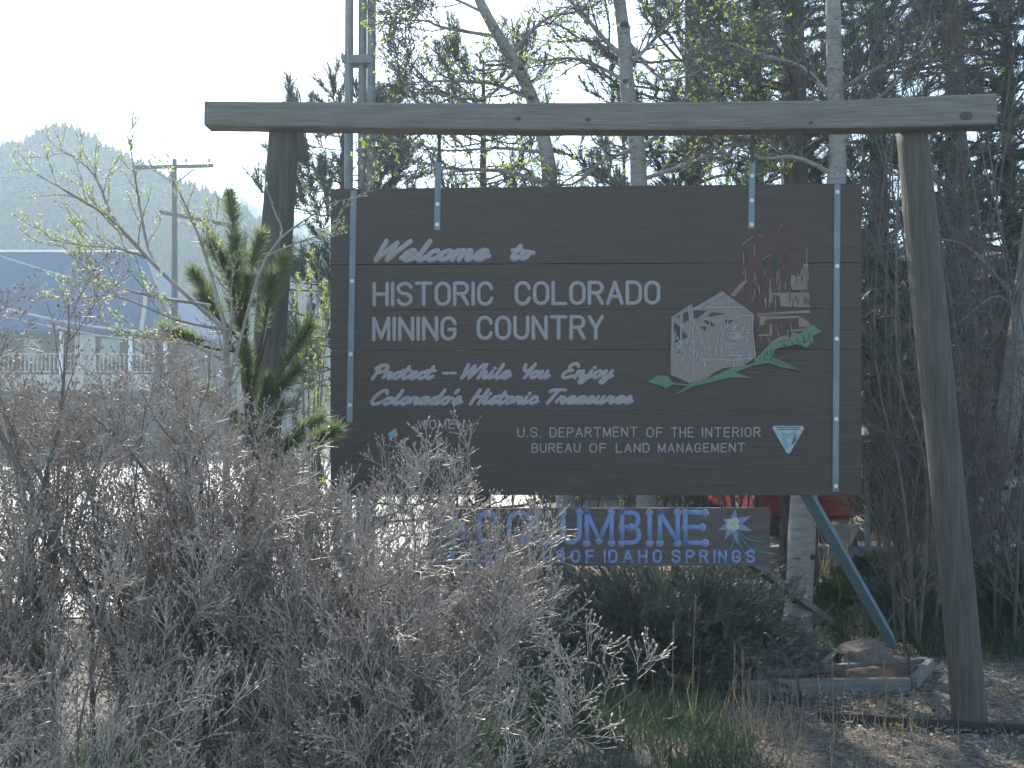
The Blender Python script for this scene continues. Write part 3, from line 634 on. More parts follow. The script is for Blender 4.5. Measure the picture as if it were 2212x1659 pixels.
def flower(cx, cy, sgn):
    pic_ = MB()
    def pp(pts, o, m_): pic_.prism([lp(cx + sgn*x, cy + y, o) for x, y in pts], NRM*.005, m_)
    for k, (a, l_) in enumerate(((80, 34), (25, 44), (-18, 46), (-75, 46), (-118, 38), (200, 34), (150, 26))):
        ca, sa = math.cos(R(a)), -math.sin(R(a)); px, py = -sa, ca
        pp([(ca*6+px*2, sa*6+py*2), (ca*l_*.45+px*7, sa*l_*.45+py*7), (ca*l_, sa*l_), (ca*l_*.45-px*7, sa*l_*.45-py*7), (ca*6-px*2, sa*6-py*2)], .0012+.0004*k, 0)
    for k, (x, y) in enumerate(((-6, -6), (6, -8), (-8, 5), (7, 5), (0, 8))):
        c = lp(cx + sgn*x, cy + y, .004); pic_.sphere(c, (.021, .004, .019), 1, 12, 8)
    pic_.sphere(lp(cx, cy-1, .008), (.009, .004, .008), 3, 10, 6)
    for pts in ([(14, 14), (30, 30), (50, 36), (66, 38)], [(12, 16), (26, 40), (48, 56), (92, 64)], [(8, 16), (14, 38), (22, 58), (30, 62)], [(4, 18), (2, 36), (-6, 56)]):
        pic_.tubes(np.array([lp(cx + sgn*x, cy + y, .002) for x, y in sm(pts, 12)]), np.full(12, .0035), 6, 2, flat=(NRM, .4))
    pic_.build('painted_flower', [M['petal'], M['petal_white'], M['stem_paint'], M['paleyel']], low)
flower(1583, 1133, 1); flower(988, 1138, -1)
for u in (985, 1147, 1560):
    s = MB(); p0 = lp(u, 1098, -.01); p1 = sp(u, 1062, -.03)
    for k in range(4):
        c = p0 + (p1-p0)*(k+.5)/4; ang = np.linspace(0, 2*math.pi, 11); ax = np.array([1., 0, 0]) if k % 2 else np.array([0, 1., 0])
        s.tubes(np.array([c + ax*math.cos(a)*.009 + np.array([0, 0, 1])*math.sin(a)*.016 for a in ang]), np.full(11, .0028), 5)
    s.build('chain', M['rod'], low)

# ================================================================== FOREGROUND SHRUBS
def shrub(name, seed, base, tips, label, cat, n1=10, n2=7, n3=5, l1=(.22, .6), l2=(.07, .24), l3=(.03, .085), grp=None, budsize=.014, upk=.3, spread=.25, drop=70):
    r_ = np.random.default_rng(seed); root = thing(name, base, label, cat, grp); b0 = np.array(base, float); S = []; RS = []
    for (u, v, Yt) in tips:
        e = at(u, v + drop, Yt); b = b0 + np.append(r_.normal(size=2)*spread*.5, 0); b[2] = -.05; hgt = e[2]
        m1 = b + (e-b)*.35 + np.array([0, 0, .12*hgt]) + r_.normal(size=3)*.06; m2 = b + (e-b)*.7 + np.array([0, 0, .07*hgt]) + r_.normal(size=3)*.05
        S.append(path([b, m1, m2, e], 12) + np.cumsum(r_.normal(size=(12, 3))*.008, 0)); q = (.017 + .006*r_.random() if r_.random() < .22 else .006 + .007*r_.random()) * max(.6, min(1.2, hgt/1.6)); RS.append(np.linspace(1, .22, 12)*q)
    S = np.array(S); RS = np.array(RS)
    A, RA = grow(r_, S, RS, n1, l1, (.35, .85), 6, .22, 1.0, upk, .16, .55, .35)
    B, RB = grow(r_, A, RA, n2, l2, (.4, 1.1), 4, .15, 1.0, upk*.8, .22, .6, .5)
    C, RC = grow(r_, B, RB, n3, l3, (.4, 1.15), 3, .2, 1.0, upk*.8, .2, .75, .6)
    RB = np.clip(RB, .0010, .003); RC = np.clip(RC, .0009, .0016)
    m1 = MB(); m1.tubes(S, RS, 6, 0); m1.tubes(A, RA, 4, 0); m1.tubes(B, RB, 3, 1); m1.tubes(C, RC, 3, 1)
    m1.build('branches', [M['twig'], M['twig_tip']], root)
    m2 = MB(); p, d = ends(C); m2.buds(p, d, budsize*(.7+.8*r_.random(len(p))), budsize*.55, r_)
    p, d = ends(B); m2.buds(p, d, budsize*1.3, budsize*.7, r_)
    p = (C[:, 1]); d = unit(C[:, 1]-C[:, 0] + r_.normal(size=p.shape)*.004); k = r_.random(len(p)) < .6
    m2.buds(p[k], d[k] + r_.normal(size=(k.sum(), 3))*.6, budsize*.8, budsize*.5, r_)
    m2.build('buds', M['bud'], root); return root
def tips_in(seed, polyuv, n, y0, y1):
    r_ = random.Random(seed); out = []; us = [p[0] for p in polyuv]; vs = [p[1] for p in polyuv]; k = len(polyuv)
    while len(out) < n:
        u = r_.uniform(min(us), max(us)); v = r_.uniform(min(vs), max(vs)); ins = False
        for i in range(k):
            (x1, y1_), (x2, y2_) = polyuv[i], polyuv[i-1]
            if (y1_ > v) != (y2_ > v) and u < (x2-x1)*(v-y1_)/(y2_-y1_)+x1: ins = not ins
        if ins: out.append((u, v, r_.uniform(y0, y1)))
    return out
GB = 'bare twiggy shrubs in front of the sign'
shrub('bare_shrub', 21, (-1.62, 3.45, 0), tips_in(1, [(-260, 760), (-60, 700), (20, 730), (85, 640), (170, 700), (215, 790), (230, 1000), (120, 1250), (-260, 1300)], 26, 3.0, 4.0), 'tallest bare shrub, its tips rising in front of the blue roof', 'shrub', grp=GB, drop=-25)
shrub('bare_shrub', 22, (-1.02, 3.55, 0), tips_in(2, [(190, 900), (330, 880), (400, 800), (480, 810), (540, 900), (560, 1040), (500, 1300), (180, 1300)], 30, 3.1, 4.1) + [(150, 890, 3.6), (200, 860, 3.4), (245, 870, 3.7), (290, 850, 3.3), (330, 835, 3.6), (180, 930, 3.2), (265, 920, 3.4), (350, 800, 3.5)], 'broad bare shrub standing before the balcony and utility pole', 'shrub', grp=GB, drop=25)
shrub('bare_shrub', 23, (-.78, 3.3, 0), tips_in(3, [(560, 980), (640, 990), (760, 985), (830, 920), (905, 930), (965, 960), (1000, 1040), (1060, 1130), (1120, 1180), (1110, 1260), (1090, 1390), (1010, 1480), (860, 1540), (600, 1300)], 46, 2.9, 3.9) + [(1110, 1100, 3.3), (1120, 1085, 3.2), (1130, 1170, 3.1), (1150, 1210, 3.2), (1130, 1290, 3.0), (1090, 1140, 3.0), (560, 960, 3.5), (590, 1010, 3.3), (610, 960, 3.7), (640, 1040, 3.4), (580, 1080, 3.2), (650, 980, 3.6), (610, 1130, 3.3), (540, 1000, 3.6), (690, 1020, 3.5)], 'bare shrub leaning across the lower corner of the sign board', 'shrub', grp=GB, n1=10, drop=130)
shrub('bare_shrub', 24, (-.42, 3.0, 0), [(1130, 1385, 2.9), (1010, 1500, 2.75), (950, 1560, 2.9), (1050, 1590, 2.7), (1400, 1450, 2.75), (1250, 1470, 2.8), (1220, 1560, 2.7), (880, 1450, 3.0), (800, 1500, 2.9), (700, 1560, 2.8)], 'low spreading bare shrub reaching out over the green grass', 'shrub', n1=8, n2=6, n3=3, l1=(.12, .32), l2=(.05, .14), grp=GB, upk=.15, drop=0)
shrub('bare_shrub', 25, (-1.35, 2.75, 0), tips_in(5, [(-150, 1150), (200, 1120), (480, 1180), (650, 1300), (620, 1600), (-150, 1600)], 9, 2.4, 3.1), 'nearest bare shrub, a dense mass of stems at the lower corner', 'shrub', n1=10, n2=6, grp=GB, l1=(.2, .45))

# ================================================================== BUDDING SAPLING
def limb_tree(name, label, cat, base, limbs, seed, bark, n1, l1, n2, l2, leafmat, leaf, rtrunk, grp=None, up=.2, sides=6, leafp=1.0, partname='branches', K1=6, n3=0, l3=(.05, .15), a1=(.35, .9), sparse=0, t0=.25):
    r_ = np.random.default_rng(seed); root = thing(name, base, label, cat, grp); S, RS = [], []
    mb = MB()
    for pts, r0, r1 in limbs:
        p = path([np.asarray(q, float) for q in pts], 14); q = np.linspace(r0, r1, 14); mb.tubes(p, q, sides + 2, 0); S.append(p); RS.append(q)
    S = np.array(S); RS = np.array(RS)
    A, RA = grow(r_, S, RS, n1, l1, a1, K1, t0, 1.0, up, .14, .5, .35); RA = np.clip(RA, .0016, .02)
    if sparse:                       # the last few limbs stay nearly bare
        keep = np.ones(len(A), bool); keep[-sparse*n1:] = r_.random(sparse*n1) < .25; A, RA = A[keep], RA[keep]
    mb.tubes(A, RA, 4, 0)
    B, RB = grow(r_, A, RA, n2, l2, (.4, 1.0), 4, .2, 1.0, up, .16, .6, .5); RB = np.maximum(RB, .0013); mb.tubes(B, RB, 3, 0)
    C = None
    if n3: C, RC = grow(r_, B, RB, n3, l3, (.4, 1.0), 3, .2, 1.0, up, .16, .7, .6); mb.tubes(C, np.maximum(RC, .0014), 3, 0)
    mb.build(partname, bark, root)
    if leafmat is not None:
        lf = MB()
        for Q, cnt in ((A, 9), (B, 4)) + (((S, 14),) if leafp >= 1 else ()):
            n = len(Q); t = np.concatenate([r_.random((n, cnt-1)), np.ones((n, 1))], 1)*(Q.shape[1]-1.001); i = t.astype(int); f = (t-i)[..., None]; ix = np.arange(n)[:, None]
            p = (Q[ix, i]*(1-f)+Q[ix, i+1]*f).reshape(-1, 3); d = unit(Q[ix, i+1]-Q[ix, i]).reshape(-1, 3)
            k = r_.random(len(p)) < min(1, leafp); p = p[k]; d = d[k]
            for _ in range(2):
                dd = d*.8 + r_.normal(size=d.shape)*.55 + np.array([0, 0, .25]); lf.leaves(p, dd, leaf*(.5+.8*r_.random(len(p))), leaf*.42, r_)
        lf.build('leaf_buds', leafmat, root)
    return root
Ys = 4.85
fork = at(487, 713, Ys); sb = np.array([fork[0]+.02, Ys, 0])
sap = [([sb, at(490, 900, Ys), fork], .018, .014),
       ([fork, at(347, 586, Ys-.1), at(250, 483, Ys-.2), at(165, 425, Ys-.3), at(72, 373, Ys-.35)], .012, .002),
       ([at(347, 586, Ys-.1), at(250, 480, Ys-.05), at(215, 400, Ys), at(185, 358, Ys), at(128, 320, Ys)], .009, .002),
       ([at(347, 586, Ys-.1), at(318, 530, Ys+.1), at(298, 420, Ys+.15), at(285, 340, Ys+.2), at(277, 296, Ys+.2)], .009, .0015),
       ([fork, at(455, 590, Ys+.1), at(425, 500, Ys+.2), at(385, 410, Ys+.2), at(355, 350, Ys+.2)], .010, .002),
       ([at(330, 563, Ys-.1), at(260, 538, Ys-.2), at(180, 530, Ys-.3), at(107, 517, Ys-.35)], .006, .002),
       ([at(455, 660, Ys), at(330, 640, Ys-.2), at(230, 610, Ys-.3), at(160, 570, Ys-.3)], .008, .002),
       ([fork, at(380, 690, Ys-.2), at(250, 640, Ys-.35), at(150, 650, Ys-.4)], .008, .002),
       ([at(487, 780, Ys), at(400, 740, Ys-.1), at(280, 720, Ys-.3), at(140, 660, Ys-.4)], .007, .002),
       ([at(487, 770, Ys), at(500, 650, Ys+.1), at(470, 560, Ys+.15), at(440, 480, Ys+.2)], .007, .002),
       ([at(488, 850, Ys), at(560, 590, Ys+.05), at(608, 508, Ys+.1), at(592, 455, Ys+.1), at(574, 400, Ys+.1)], .009, .002),
       ([at(600, 520, Ys+.1), at(633, 493, Ys+.1), at(690, 455, Ys+.15), at(725, 436, Ys+.15), at(787, 424, Ys+.15)], .006, .0015),
       ([at(580, 552, Ys+.08), at(640, 525, Ys+.1), at(690, 510, Ys+.15), at(735, 505, Ys+.15)], .005, .0015)]
limb_tree('budding_sapling', 'young grey sapling with tiny opening leaf buds beside the sign post', 'tree', tuple(sb), sap, 31, M['sap_bark'], 11, (.12, .42), 3, (.05, .14), M['leafbud'], .017, .018, up=.25, sparse=3)

# ================================================================== PINES
def needles(mb, P, D, L, n, nl, w, rng, m=0, a=(.45, 1.05), close=.55):
    N = len(P); t = rng.random((N, n)); Dn = np.repeat(unit(D)[:, None], n, 1); base = P[:, None] + Dn*(t*np.broadcast_to(L, (N,))[:, None])[..., None]
    az = rng.normal(size=Dn.shape); perp = unit(az - (az*Dn).sum(-1, keepdims=True)*Dn); an = (a[0]+(a[1]-a[0])*rng.random((N, n)))[..., None]*(1.05-close*t[..., None])
    d = Dn*np.cos(an) + perp*np.sin(an)
    mb.blades(base.reshape(-1, 3), d.reshape(-1, 3), nl*(.7+.5*rng.random(N*n)), w, rng, m)
# young pine in front of the left post
Yp = 5.25; r_ = np.random.default_rng(41)
pb = at(545, 900, Yp); pb = np.array([pb[0], Yp, 0])
pine = thing('young_pine', pb, 'young pine with thick needle brushes growing in front of the sign post', 'pine tree')
mb = MB(); nb = MB(); nb2 = MB()
mb.tubes(path([pb, at(545, 1000, Yp), at(528, 800, Yp), at(525, 640, Yp), at(500, 540, Yp)], 16), np.linspace(.032, .012, 16), 8)
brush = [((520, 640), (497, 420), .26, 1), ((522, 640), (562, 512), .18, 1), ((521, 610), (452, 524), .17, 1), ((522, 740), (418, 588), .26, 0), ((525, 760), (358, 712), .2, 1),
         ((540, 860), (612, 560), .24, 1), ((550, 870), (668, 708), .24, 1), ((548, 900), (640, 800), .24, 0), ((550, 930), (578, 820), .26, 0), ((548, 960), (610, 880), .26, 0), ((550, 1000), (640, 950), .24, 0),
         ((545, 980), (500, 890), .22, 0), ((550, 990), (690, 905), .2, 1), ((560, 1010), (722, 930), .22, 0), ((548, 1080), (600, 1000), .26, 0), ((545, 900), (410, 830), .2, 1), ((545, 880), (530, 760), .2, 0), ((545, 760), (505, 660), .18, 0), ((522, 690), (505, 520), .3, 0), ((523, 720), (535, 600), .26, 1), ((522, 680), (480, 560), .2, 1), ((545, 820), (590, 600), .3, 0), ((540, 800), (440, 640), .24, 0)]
for (a, b, L_, pale_tip) in brush:
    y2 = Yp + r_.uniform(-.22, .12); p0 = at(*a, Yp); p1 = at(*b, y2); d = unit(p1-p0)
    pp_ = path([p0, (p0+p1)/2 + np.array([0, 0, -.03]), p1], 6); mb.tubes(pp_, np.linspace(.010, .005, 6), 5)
    q = p1 - d*L_; (nb2 if pale_tip else nb)
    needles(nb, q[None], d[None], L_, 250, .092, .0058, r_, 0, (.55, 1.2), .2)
    tgt = nb2 if pale_tip else nb
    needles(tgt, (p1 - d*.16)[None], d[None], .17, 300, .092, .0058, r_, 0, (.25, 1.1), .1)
mb.build('branches', M['pinebark'], pine); nb.build('needles', M['needle_near'], pine); nb2.build('pale_needles', M['needle_pale'], pine)

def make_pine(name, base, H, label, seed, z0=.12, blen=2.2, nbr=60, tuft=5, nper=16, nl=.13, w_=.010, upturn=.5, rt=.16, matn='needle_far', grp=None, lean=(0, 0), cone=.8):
    r_ = np.random.default_rng(seed); root = thing(name, base, label, 'pine tree', grp); b = np.array(base, float)
    tr = path([b + np.array([0, 0, -.1]), b + np.array([lean[0]*.5, lean[1]*.5, H*.5]), b + np.array([lean[0], lean[1], H])], 14)
    rad = rt*np.linspace(1, .12, 14); mb = MB(); mb.tubes(tr, rad, 10, 0)
    t = np.sort(z0 + (1-z0)*r_.random(nbr)); x = t*13; i = np.minimum(x.astype(int), 12); f = (x-i)[:, None]; p = tr[i]*(1-f)+tr[i+1]*f
    az = r_.random(nbr)*2*math.pi; L_ = blen*(1-cone*t)*(.6+.6*r_.random(nbr)) + .25
    d = np.stack([np.cos(az), np.sin(az), -.05+.3*r_.random(nbr)], -1); pts = [p]
    for k in range(5): pts.append(pts[-1] + unit(d)*(L_/5)[:, None]); d = d + np.array([0, 0, upturn*.16*k]) + r_.normal(size=d.shape)*.09
    A = np.stack(pts, 1); RA = (.012+.02*(1-t))[:, None]*rt/.16*np.linspace(1, .3, 6)[None]; mb.tubes(A, RA, 5, 0)
    B, RB = grow(r_, A, RA, tuft, (.25, .7), (.4, 1.0), 4, .3, 1.0, .35*upturn+.1, .12, .5, .5); mb.tubes(B, np.maximum(RB, .003), 3, 0)
    C, RC = grow(r_, B, RB, 2, (.12, .35), (.4, .9), 3, .3, 1.0, .3*upturn+.1, .12, .6, .6); mb.tubes(C, np.maximum(RC, .0025), 3, 0)
    mb.build('trunk', M['pinebark'], root); nb = MB()
    for Q, ts in ((A, (.7, 1.0)), (B, (.4, .7, 1.0)), (C, (.55, 1.0))):
        for t_ in ts:
            x = t_*(Q.shape[1]-1); i = min(int(x), Q.shape[1]-2); f = x-i; pe = Q[:, i]*(1-f)+Q[:, i+1]*f; de = unit(Q[:, i+1]-Q[:, i]); needles(nb, pe - de*.16, de, .22, nper, nl, w_, r_)
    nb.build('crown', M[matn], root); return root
GP = 'pines behind the sign'
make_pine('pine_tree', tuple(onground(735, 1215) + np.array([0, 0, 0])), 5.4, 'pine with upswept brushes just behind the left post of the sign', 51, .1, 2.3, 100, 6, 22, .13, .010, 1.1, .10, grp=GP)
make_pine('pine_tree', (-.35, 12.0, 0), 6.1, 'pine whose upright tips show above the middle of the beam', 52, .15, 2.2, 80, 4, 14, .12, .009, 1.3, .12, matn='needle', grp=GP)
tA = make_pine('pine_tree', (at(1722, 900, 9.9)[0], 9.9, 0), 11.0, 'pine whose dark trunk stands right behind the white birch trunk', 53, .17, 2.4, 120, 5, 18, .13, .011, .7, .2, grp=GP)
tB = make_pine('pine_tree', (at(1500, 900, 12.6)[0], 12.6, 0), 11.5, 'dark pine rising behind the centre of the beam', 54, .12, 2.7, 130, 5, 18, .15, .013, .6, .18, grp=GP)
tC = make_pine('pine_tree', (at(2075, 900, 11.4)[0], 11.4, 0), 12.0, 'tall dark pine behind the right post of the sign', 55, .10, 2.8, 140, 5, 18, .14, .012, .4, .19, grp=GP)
copy_thing(tB, (at(1905, 900, 13.4)[0], 13.4, 0), 1.9, 1.05, 'dark pine filling the gap between board edge and right post')
copy_thing(tC, (at(2290, 900, 12.6)[0], 12.6, 0), 2.4, 1.0, 'dark pine at the edge of the picture behind the leaning birch')
copy_thing(tA, (at(1640, 900, 15.5)[0], 15.5, 0), .8, 1.0, 'farther pine glimpsed through gaps above the right hanger strap')
copy_thing(tC, (at(2190, 900, 16.5)[0], 16.5, 0), 4.1, 1.05, 'farther pine behind the knotted end of the beam')
copy_thing(tB, (at(1350, 900, 17.5)[0], 17.5, 0), 3.3, .62, 'shorter far pine behind the twin aspen stems')

# ================================================================== ASPENS AND BIRCHES
def pale_tree(name, label, pts, radii, seed, grp, knots, limbs=(), n1=7, l1=(.4, 1.3), n2=5, l2=(.15, .5), n3=3, leaf=None, Kn=22, up=.25):
    r_ = np.random.default_rng(seed); p = path(pts, Kn); q = np.interp(np.linspace(0, 1, Kn), np.linspace(0, 1, len(radii)), radii); base = (p[0][0], p[0][1], 0)
    root = thing(name, base, label, 'tree', grp); tr = MB(); tr.tubes(p, q*(1+.03*r_.normal(size=Kn)), 16, 0); tro = tr.build('trunk', M['birch'], root, smooth=True)
    k = MB()
    for t, side, sz in knots:
        x = t*(Kn-1); i = int(x); c = p[i]*(1-(x-i)) + p[i+1]*(x-i); rr = q[i]; a = -math.pi/2 + side
        kk = MB(); kk.sphere(c + np.array([math.cos(a)*rr*.93, math.sin(a)*rr*.93, 0]), (sz, sz*.5, sz*.75), 0, 10, 6); kk.build('knot', M['knot'], tro)
    for _ in range(26):
        x = r_.random()*(Kn-1.01); i = int(x); c = p[i]*(1-(x-i)) + p[i+1]*(x-i); rr = q[i]*1.003; a0 = -math.pi/2 + r_.uniform(-1.2, 1.2); aw = r_.uniform(.1, .4)
        an = np.linspace(a0-aw, a0+aw, 6); k.tubes(np.array([c + np.array([math.cos(z)*rr, math.sin(z)*rr, 0]) for z in an]), np.array([.001, .004, .005, .005, .004, .001])*.8, 4)
    k.build('bark_marks', M['knot'], tro)
    if limbs or n1:
        S, RS = [], []
        for lp_, r0, r1 in limbs: S.append(path(lp_, 12)); RS.append(np.linspace(r0, r1, 12))
        mb = MB()
        if S:
            S = np.array(S); RS = np.array(RS); mb.tubes(S, RS, 8, 0)
            A, RA = grow(r_, S, RS, n1, l1, (.4, .95), 6, .15, 1.0, up, .16, .5, .35); RA = np.clip(RA, .004, .02); mb.tubes(A, RA, 5, 1)
            B, RB = grow(r_, A, RA, n2, l2, (.4, 1.0), 5, .15, 1.0, up*.6, .2, .6, .5); mb.tubes(B, np.maximum(RB, .0032), 3, 1)
            C, RC = grow(r_, B, RB, n3, (.06, .22), (.4, 1.0), 3, .2, 1.0, up*.6, .2, .6, .6); mb.tubes(C, np.maximum(RC, .0026), 3, 1)
            mb.build('branches', [M['birch'], M['greybark']], root)
            if leaf:
                lf = MB(); pe, de = ends(C); kk = r_.random(len(pe)) < leaf
                for _ in range(4): lf.leaves(pe[kk], de[kk] + r_.normal(size=(kk.sum(), 3))*.8, .030, .019, r_)
                pe, de = ends(B); kk = r_.random(len(pe)) < leaf
                for _ in range(5): lf.leaves(pe[kk], de[kk] + r_.normal(size=(kk.sum(), 3))*.8, .034, .021, r_)
                lf.build('new_leaves', M['spring'], root)
    return root
GA = 'pale aspen and birch trunks'; Ya = 9.0
A_ = lambda u, v, y=Ya: at(u, v, y)
pale_tree('aspen_tree', 'aspen with a crooked stem leaning left above the beam', [A_(1225, 1330), A_(1215, 900), A_(1190, 420), A_(1174, 300), A_(1150, 215), A_(1120, 150), A_(1075, 75), A_(1035, 0), A_(1000, -90)], [.085, .08, .07, .066, .06, .054, .05, .046, .03], 61, GA, [(.62, .3, .03), (.5, -.3, .03)],
   [([A_(1150, 215), A_(1060, 180), A_(950, 175), A_(880, 180)], .022, .005), ([A_(1175, 300), A_(1080, 250), A_(960, 205), A_(910, 200), A_(870, 165)], .022, .004), ([A_(1185, 400), A_(1090, 370), A_(980, 365), A_(900, 348), A_(870, 335)], .026, .004), ([A_(1080, 80), A_(960, 60), A_(920, 45), A_(870, 45)], .02, .004),
    ([A_(1115, 150), A_(1040, 215), A_(940, 190), A_(880, 130)], .02, .004), ([A_(1180, 330), A_(1080, 320), A_(960, 325), A_(870, 300)], .02, .004), ([A_(1100, 120), A_(1180, 40), A_(1260, 20), A_(1280, -40)], .02, .006), ([A_(1050, 30), A_(960, -10), A_(910, 0), A_(860, 25)], .016, .003)], 12, (.3, .8), 8, (.12, .4), 4, .15, up=.1)
pale_tree('aspen_tree', 'straight aspen stem with a dark knot above the beam', [A_(1400, 1330), A_(1392, 900), A_(1380, 400), A_(1374, 300), A_(1356, 200), A_(1350, 100), A_(1338, 0), A_(1325, -120)], [.09, .085, .08, .076, .068, .062, .056, .04], 62, GA, [(.775, .15, .042), (.6, -.3, .03)],
   [([A_(1355, 130), A_(1310, 90), A_(1250, 20), A_(1190, -40)], .03, .01), ([A_(1358, 140), A_(1400, 100), A_(1450, 40), A_(1500, -40)], .024, .008), ([A_(1360, 180), A_(1260, 130), A_(1180, 130), A_(1090, 150)], .02, .004), ([A_(1375, 320), A_(1300, 350), A_(1230, 400), A_(1150, 380)], .024, .005),
    ([A_(1376, 330), A_(1460, 260), A_(1540, 220), A_(1640, 190)], .026, .005), ([A_(1380, 390), A_(1470, 360), A_(1560, 330), A_(1640, 350)], .024, .004), ([A_(1350, 80), A_(1430, 170), A_(1520, 150), A_(1600, 110)], .02, .004)], 14, (.3, 1.1), 8, (.12, .45), 4, .34, up=.1)
W7 = lambda u, v: at(u, v, 7.7)
pale_tree('birch_tree', 'white birch trunk behind the board, seen again below it', [W7(1719, 1400), W7(1729, 1240), W7(1737, 1075), W7(1770, 700), W7(1806, 400), W7(1808, 300), W7(1803, 150), W7(1799, 0), W7(1795, -120)], [.108, .103, .098, .081, .070, .064, .060, .056, .045], 63, GA, [(.09, -.5, .05), (.16, .6, .035), (.05, -.6, .05)],
   [([W7(1806, 330), W7(1860, 250), W7(1950, 160), W7(2010, 60)], .022, .005), ([W7(1806, 230), W7(1740, 150), W7(1650, 120), W7(1570, 90)], .022, .005), ([W7(1806, 380), W7(1720, 340), W7(1640, 340), W7(1560, 290)], .022, .004), ([W7(1806, 200), W7(1890, 150), W7(1960, 130), W7(2040, 150)], .02, .005)], 12, (.3, 1.1), 7, (.12, .45), 4, .06, up=.1)
Yb = 8.3; b_ = lambda u, v, y=Yb: at(u, v, y)
pale_tree('birch_tree', 'leaning white birch with dark branch scars beyond the right post', [b_(2122, 1362), b_(2126, 1269), b_(2137, 1153), b_(2160, 1037), b_(2182, 864), b_(2210, 650), b_(2235, 450), b_(2260, 200), b_(2280, -60)], [.105, .10, .098, .095, .095, .085, .075, .06, .05], 64, GA, [(.36, .1, .035), (.30, .35, .03), (.43, .3, .03), (.27, -.2, .035), (.2, .5, .04)],
   [([b_(2160, 1020), b_(2120, 1000), b_(2085, 1040), b_(2075, 1100)], .012, .003), ([b_(2172, 935), b_(2110, 935), b_(2075, 975)], .014, .003), ([b_(2150, 1080), b_(2110, 1090), b_(2080, 1120)], .010, .003), ([b_(2180, 870), b_(2130, 940), b_(2090, 1040)], .012, .003), ([b_(2205, 660), b_(2120, 560), b_(2060, 520), b_(1960, 520)], .02, .004), ([b_(2205, 680), b_(2150, 640), b_(2070, 700)], .014, .003)], 6, (.15, .6), 4, (.08, .3), 2, None, up=.05)

# bare thicket: many-stemmed grey trees --------------------------------------
def thicket(label, u, Y_, H, seed, nst=9, spr=.5, l1=(.5, 1.4), leaf=None, n1=14, n2=7, n3=4):
    r_ = np.random.default_rng(seed); b0 = np.array([at(u, 900, Y_)[0], Y_, 0]); limbs = []
    for k in range(nst):
        a = r_.random()*2*math.pi; s_ = spr*(.3+r_.random()); h = H*(.6+.45*r_.random()); b = b0 + np.array([math.cos(a), math.sin(a), 0])*.15
        e = b0 + np.array([math.cos(a)*s_*h*.4, math.sin(a)*s_*h*.25, h]); m_ = b + (e-b)*.5 + np.append(r_.normal(size=2)*.2, 0)
        limbs.append(([b, (b+m_)/2 + r_.normal(size=3)*.12, m_ + r_.normal(size=3)*.15, e], .014, .004))
    return limb_tree('bare_tree', label, 'tree', tuple(b0), limbs, seed, M['greybark'], n1, l1, n2, (.15, .55), M['spring'] if leaf else None, .04, .03, 'bare grey thicket trees', up=.12, leafp=leaf or 0, n3=n3, l3=(.06, .25), t0=.06)
thicket('bare grey thicket rising between the board edge and the right post', 1975, 7.6, 4.6, 71, 8, .30)
thicket('bare grey tangle at the picture edge above the leaning birch', 2185, 7.6, 4.9, 72, 10)
thicket('bare thicket whose twigs cross behind the right half of the beam', 1575, 10.4, 6.6, 73, 9, .6, leaf=.03)
thicket('bare thicket behind the twin aspens, dotted with yellow-green leaves', 1420, 10.8, 5.4, 74, 9, .7, leaf=.22, n1=10, n2=6)
thicket('tall bare tree with fine twigs over the knotted beam end', 2060, 8.6, 6.4, 75, 9, .6)
thicket('low leafing thicket showing between beam and board near the crooked aspen', 1205, 9.9, 3.9, 78, 9, .6, leaf=.26, n1=9, n2=5, n3=2)
thicket('leafing thicket beside the three mast poles', 1000, 10.6, 3.7, 76, 7, .35, leaf=.24, n1=7, n2=4, n3=2)
thicket('bare thicket high above the right hanger strap', 1935, 10.4, 7.4, 77, 9, .5)
# leafing shrub between left post and board
lb = np.array([at(672, 900, 6.7)[0], 6.7, 0]); lm = []
for k, (u, v) in enumerate(((640, 610), (665, 640), (690, 560), (705, 600), (650, 700), (690, 700), (720, 560), (670, 560))):
    lm.append(([lb + np.array([(k-4)*.02, 0, 0]), at(665 + (u-665)*.4, 960, 6.7), at(u, v, 6.6 + .05*(k % 4))], .010, .002))
limb_tree('leafing_shrub', 'slim shrub with yellow-green leaves between the left post and board', 'shrub', tuple(lb), lm, 81, M['sap_bark'], 7, (.12, .35), 3, (.06, .16), M['spring'], .022, .01, leafp=.7, up=.2)

# ================================================================== LOW PLANTS
# dark juniper under the lower sign
r_ = np.random.default_rng(91); jb = np.array([at(1440, 1450, 6.65)[0], 6.75, 0.0])
jun = thing('juniper_bush', jb, 'dark spreading juniper bush filling the space under the lower sign', 'shrub')
nst = 340; az = r_.random(nst)*2*math.pi; el = np.arccos(r_.random(nst)*.92)
rx, ry, rz = 1.18, .62, .86; nz = (.72 + .40*r_.random(nst))*(1 + .24*np.sin(az*3+1)*np.sin(el*4))
tip = jb + np.stack([np.cos(az)*np.sin(el)*rx*nz, np.sin(az)*np.sin(el)*ry*nz, np.cos(el)*rz*nz+.05], -1)
st = np.stack([jb + np.append(0, [0, .05]) + (tip-jb)*np.array([.25, .25, .05]), jb*.45 + tip*.55 + np.array([0, 0, .10]), tip], 1)
mb = MB(); RS = np.linspace(1, .3, 3)[None]*np.full((nst, 1), .006); mb.tubes(st, RS, 4, 0)
A, RA = grow(r_, st, RS, 9, (.1, .26), (.4, 1.0), 4, .25, 1.0, .3, .15, .6, .6); mb.tubes(A, np.maximum(RA, .0015), 3, 0); mb.build('branches', M['greybark'], jun)
nb = MB()
for Q in (A, st): pe, de = ends(Q); needles(nb, pe-de*.12, de, .14, 46, .034, .0055, r_, 0, (.4, 1.0))
nb.build('foliage', M['juniper'], jun)
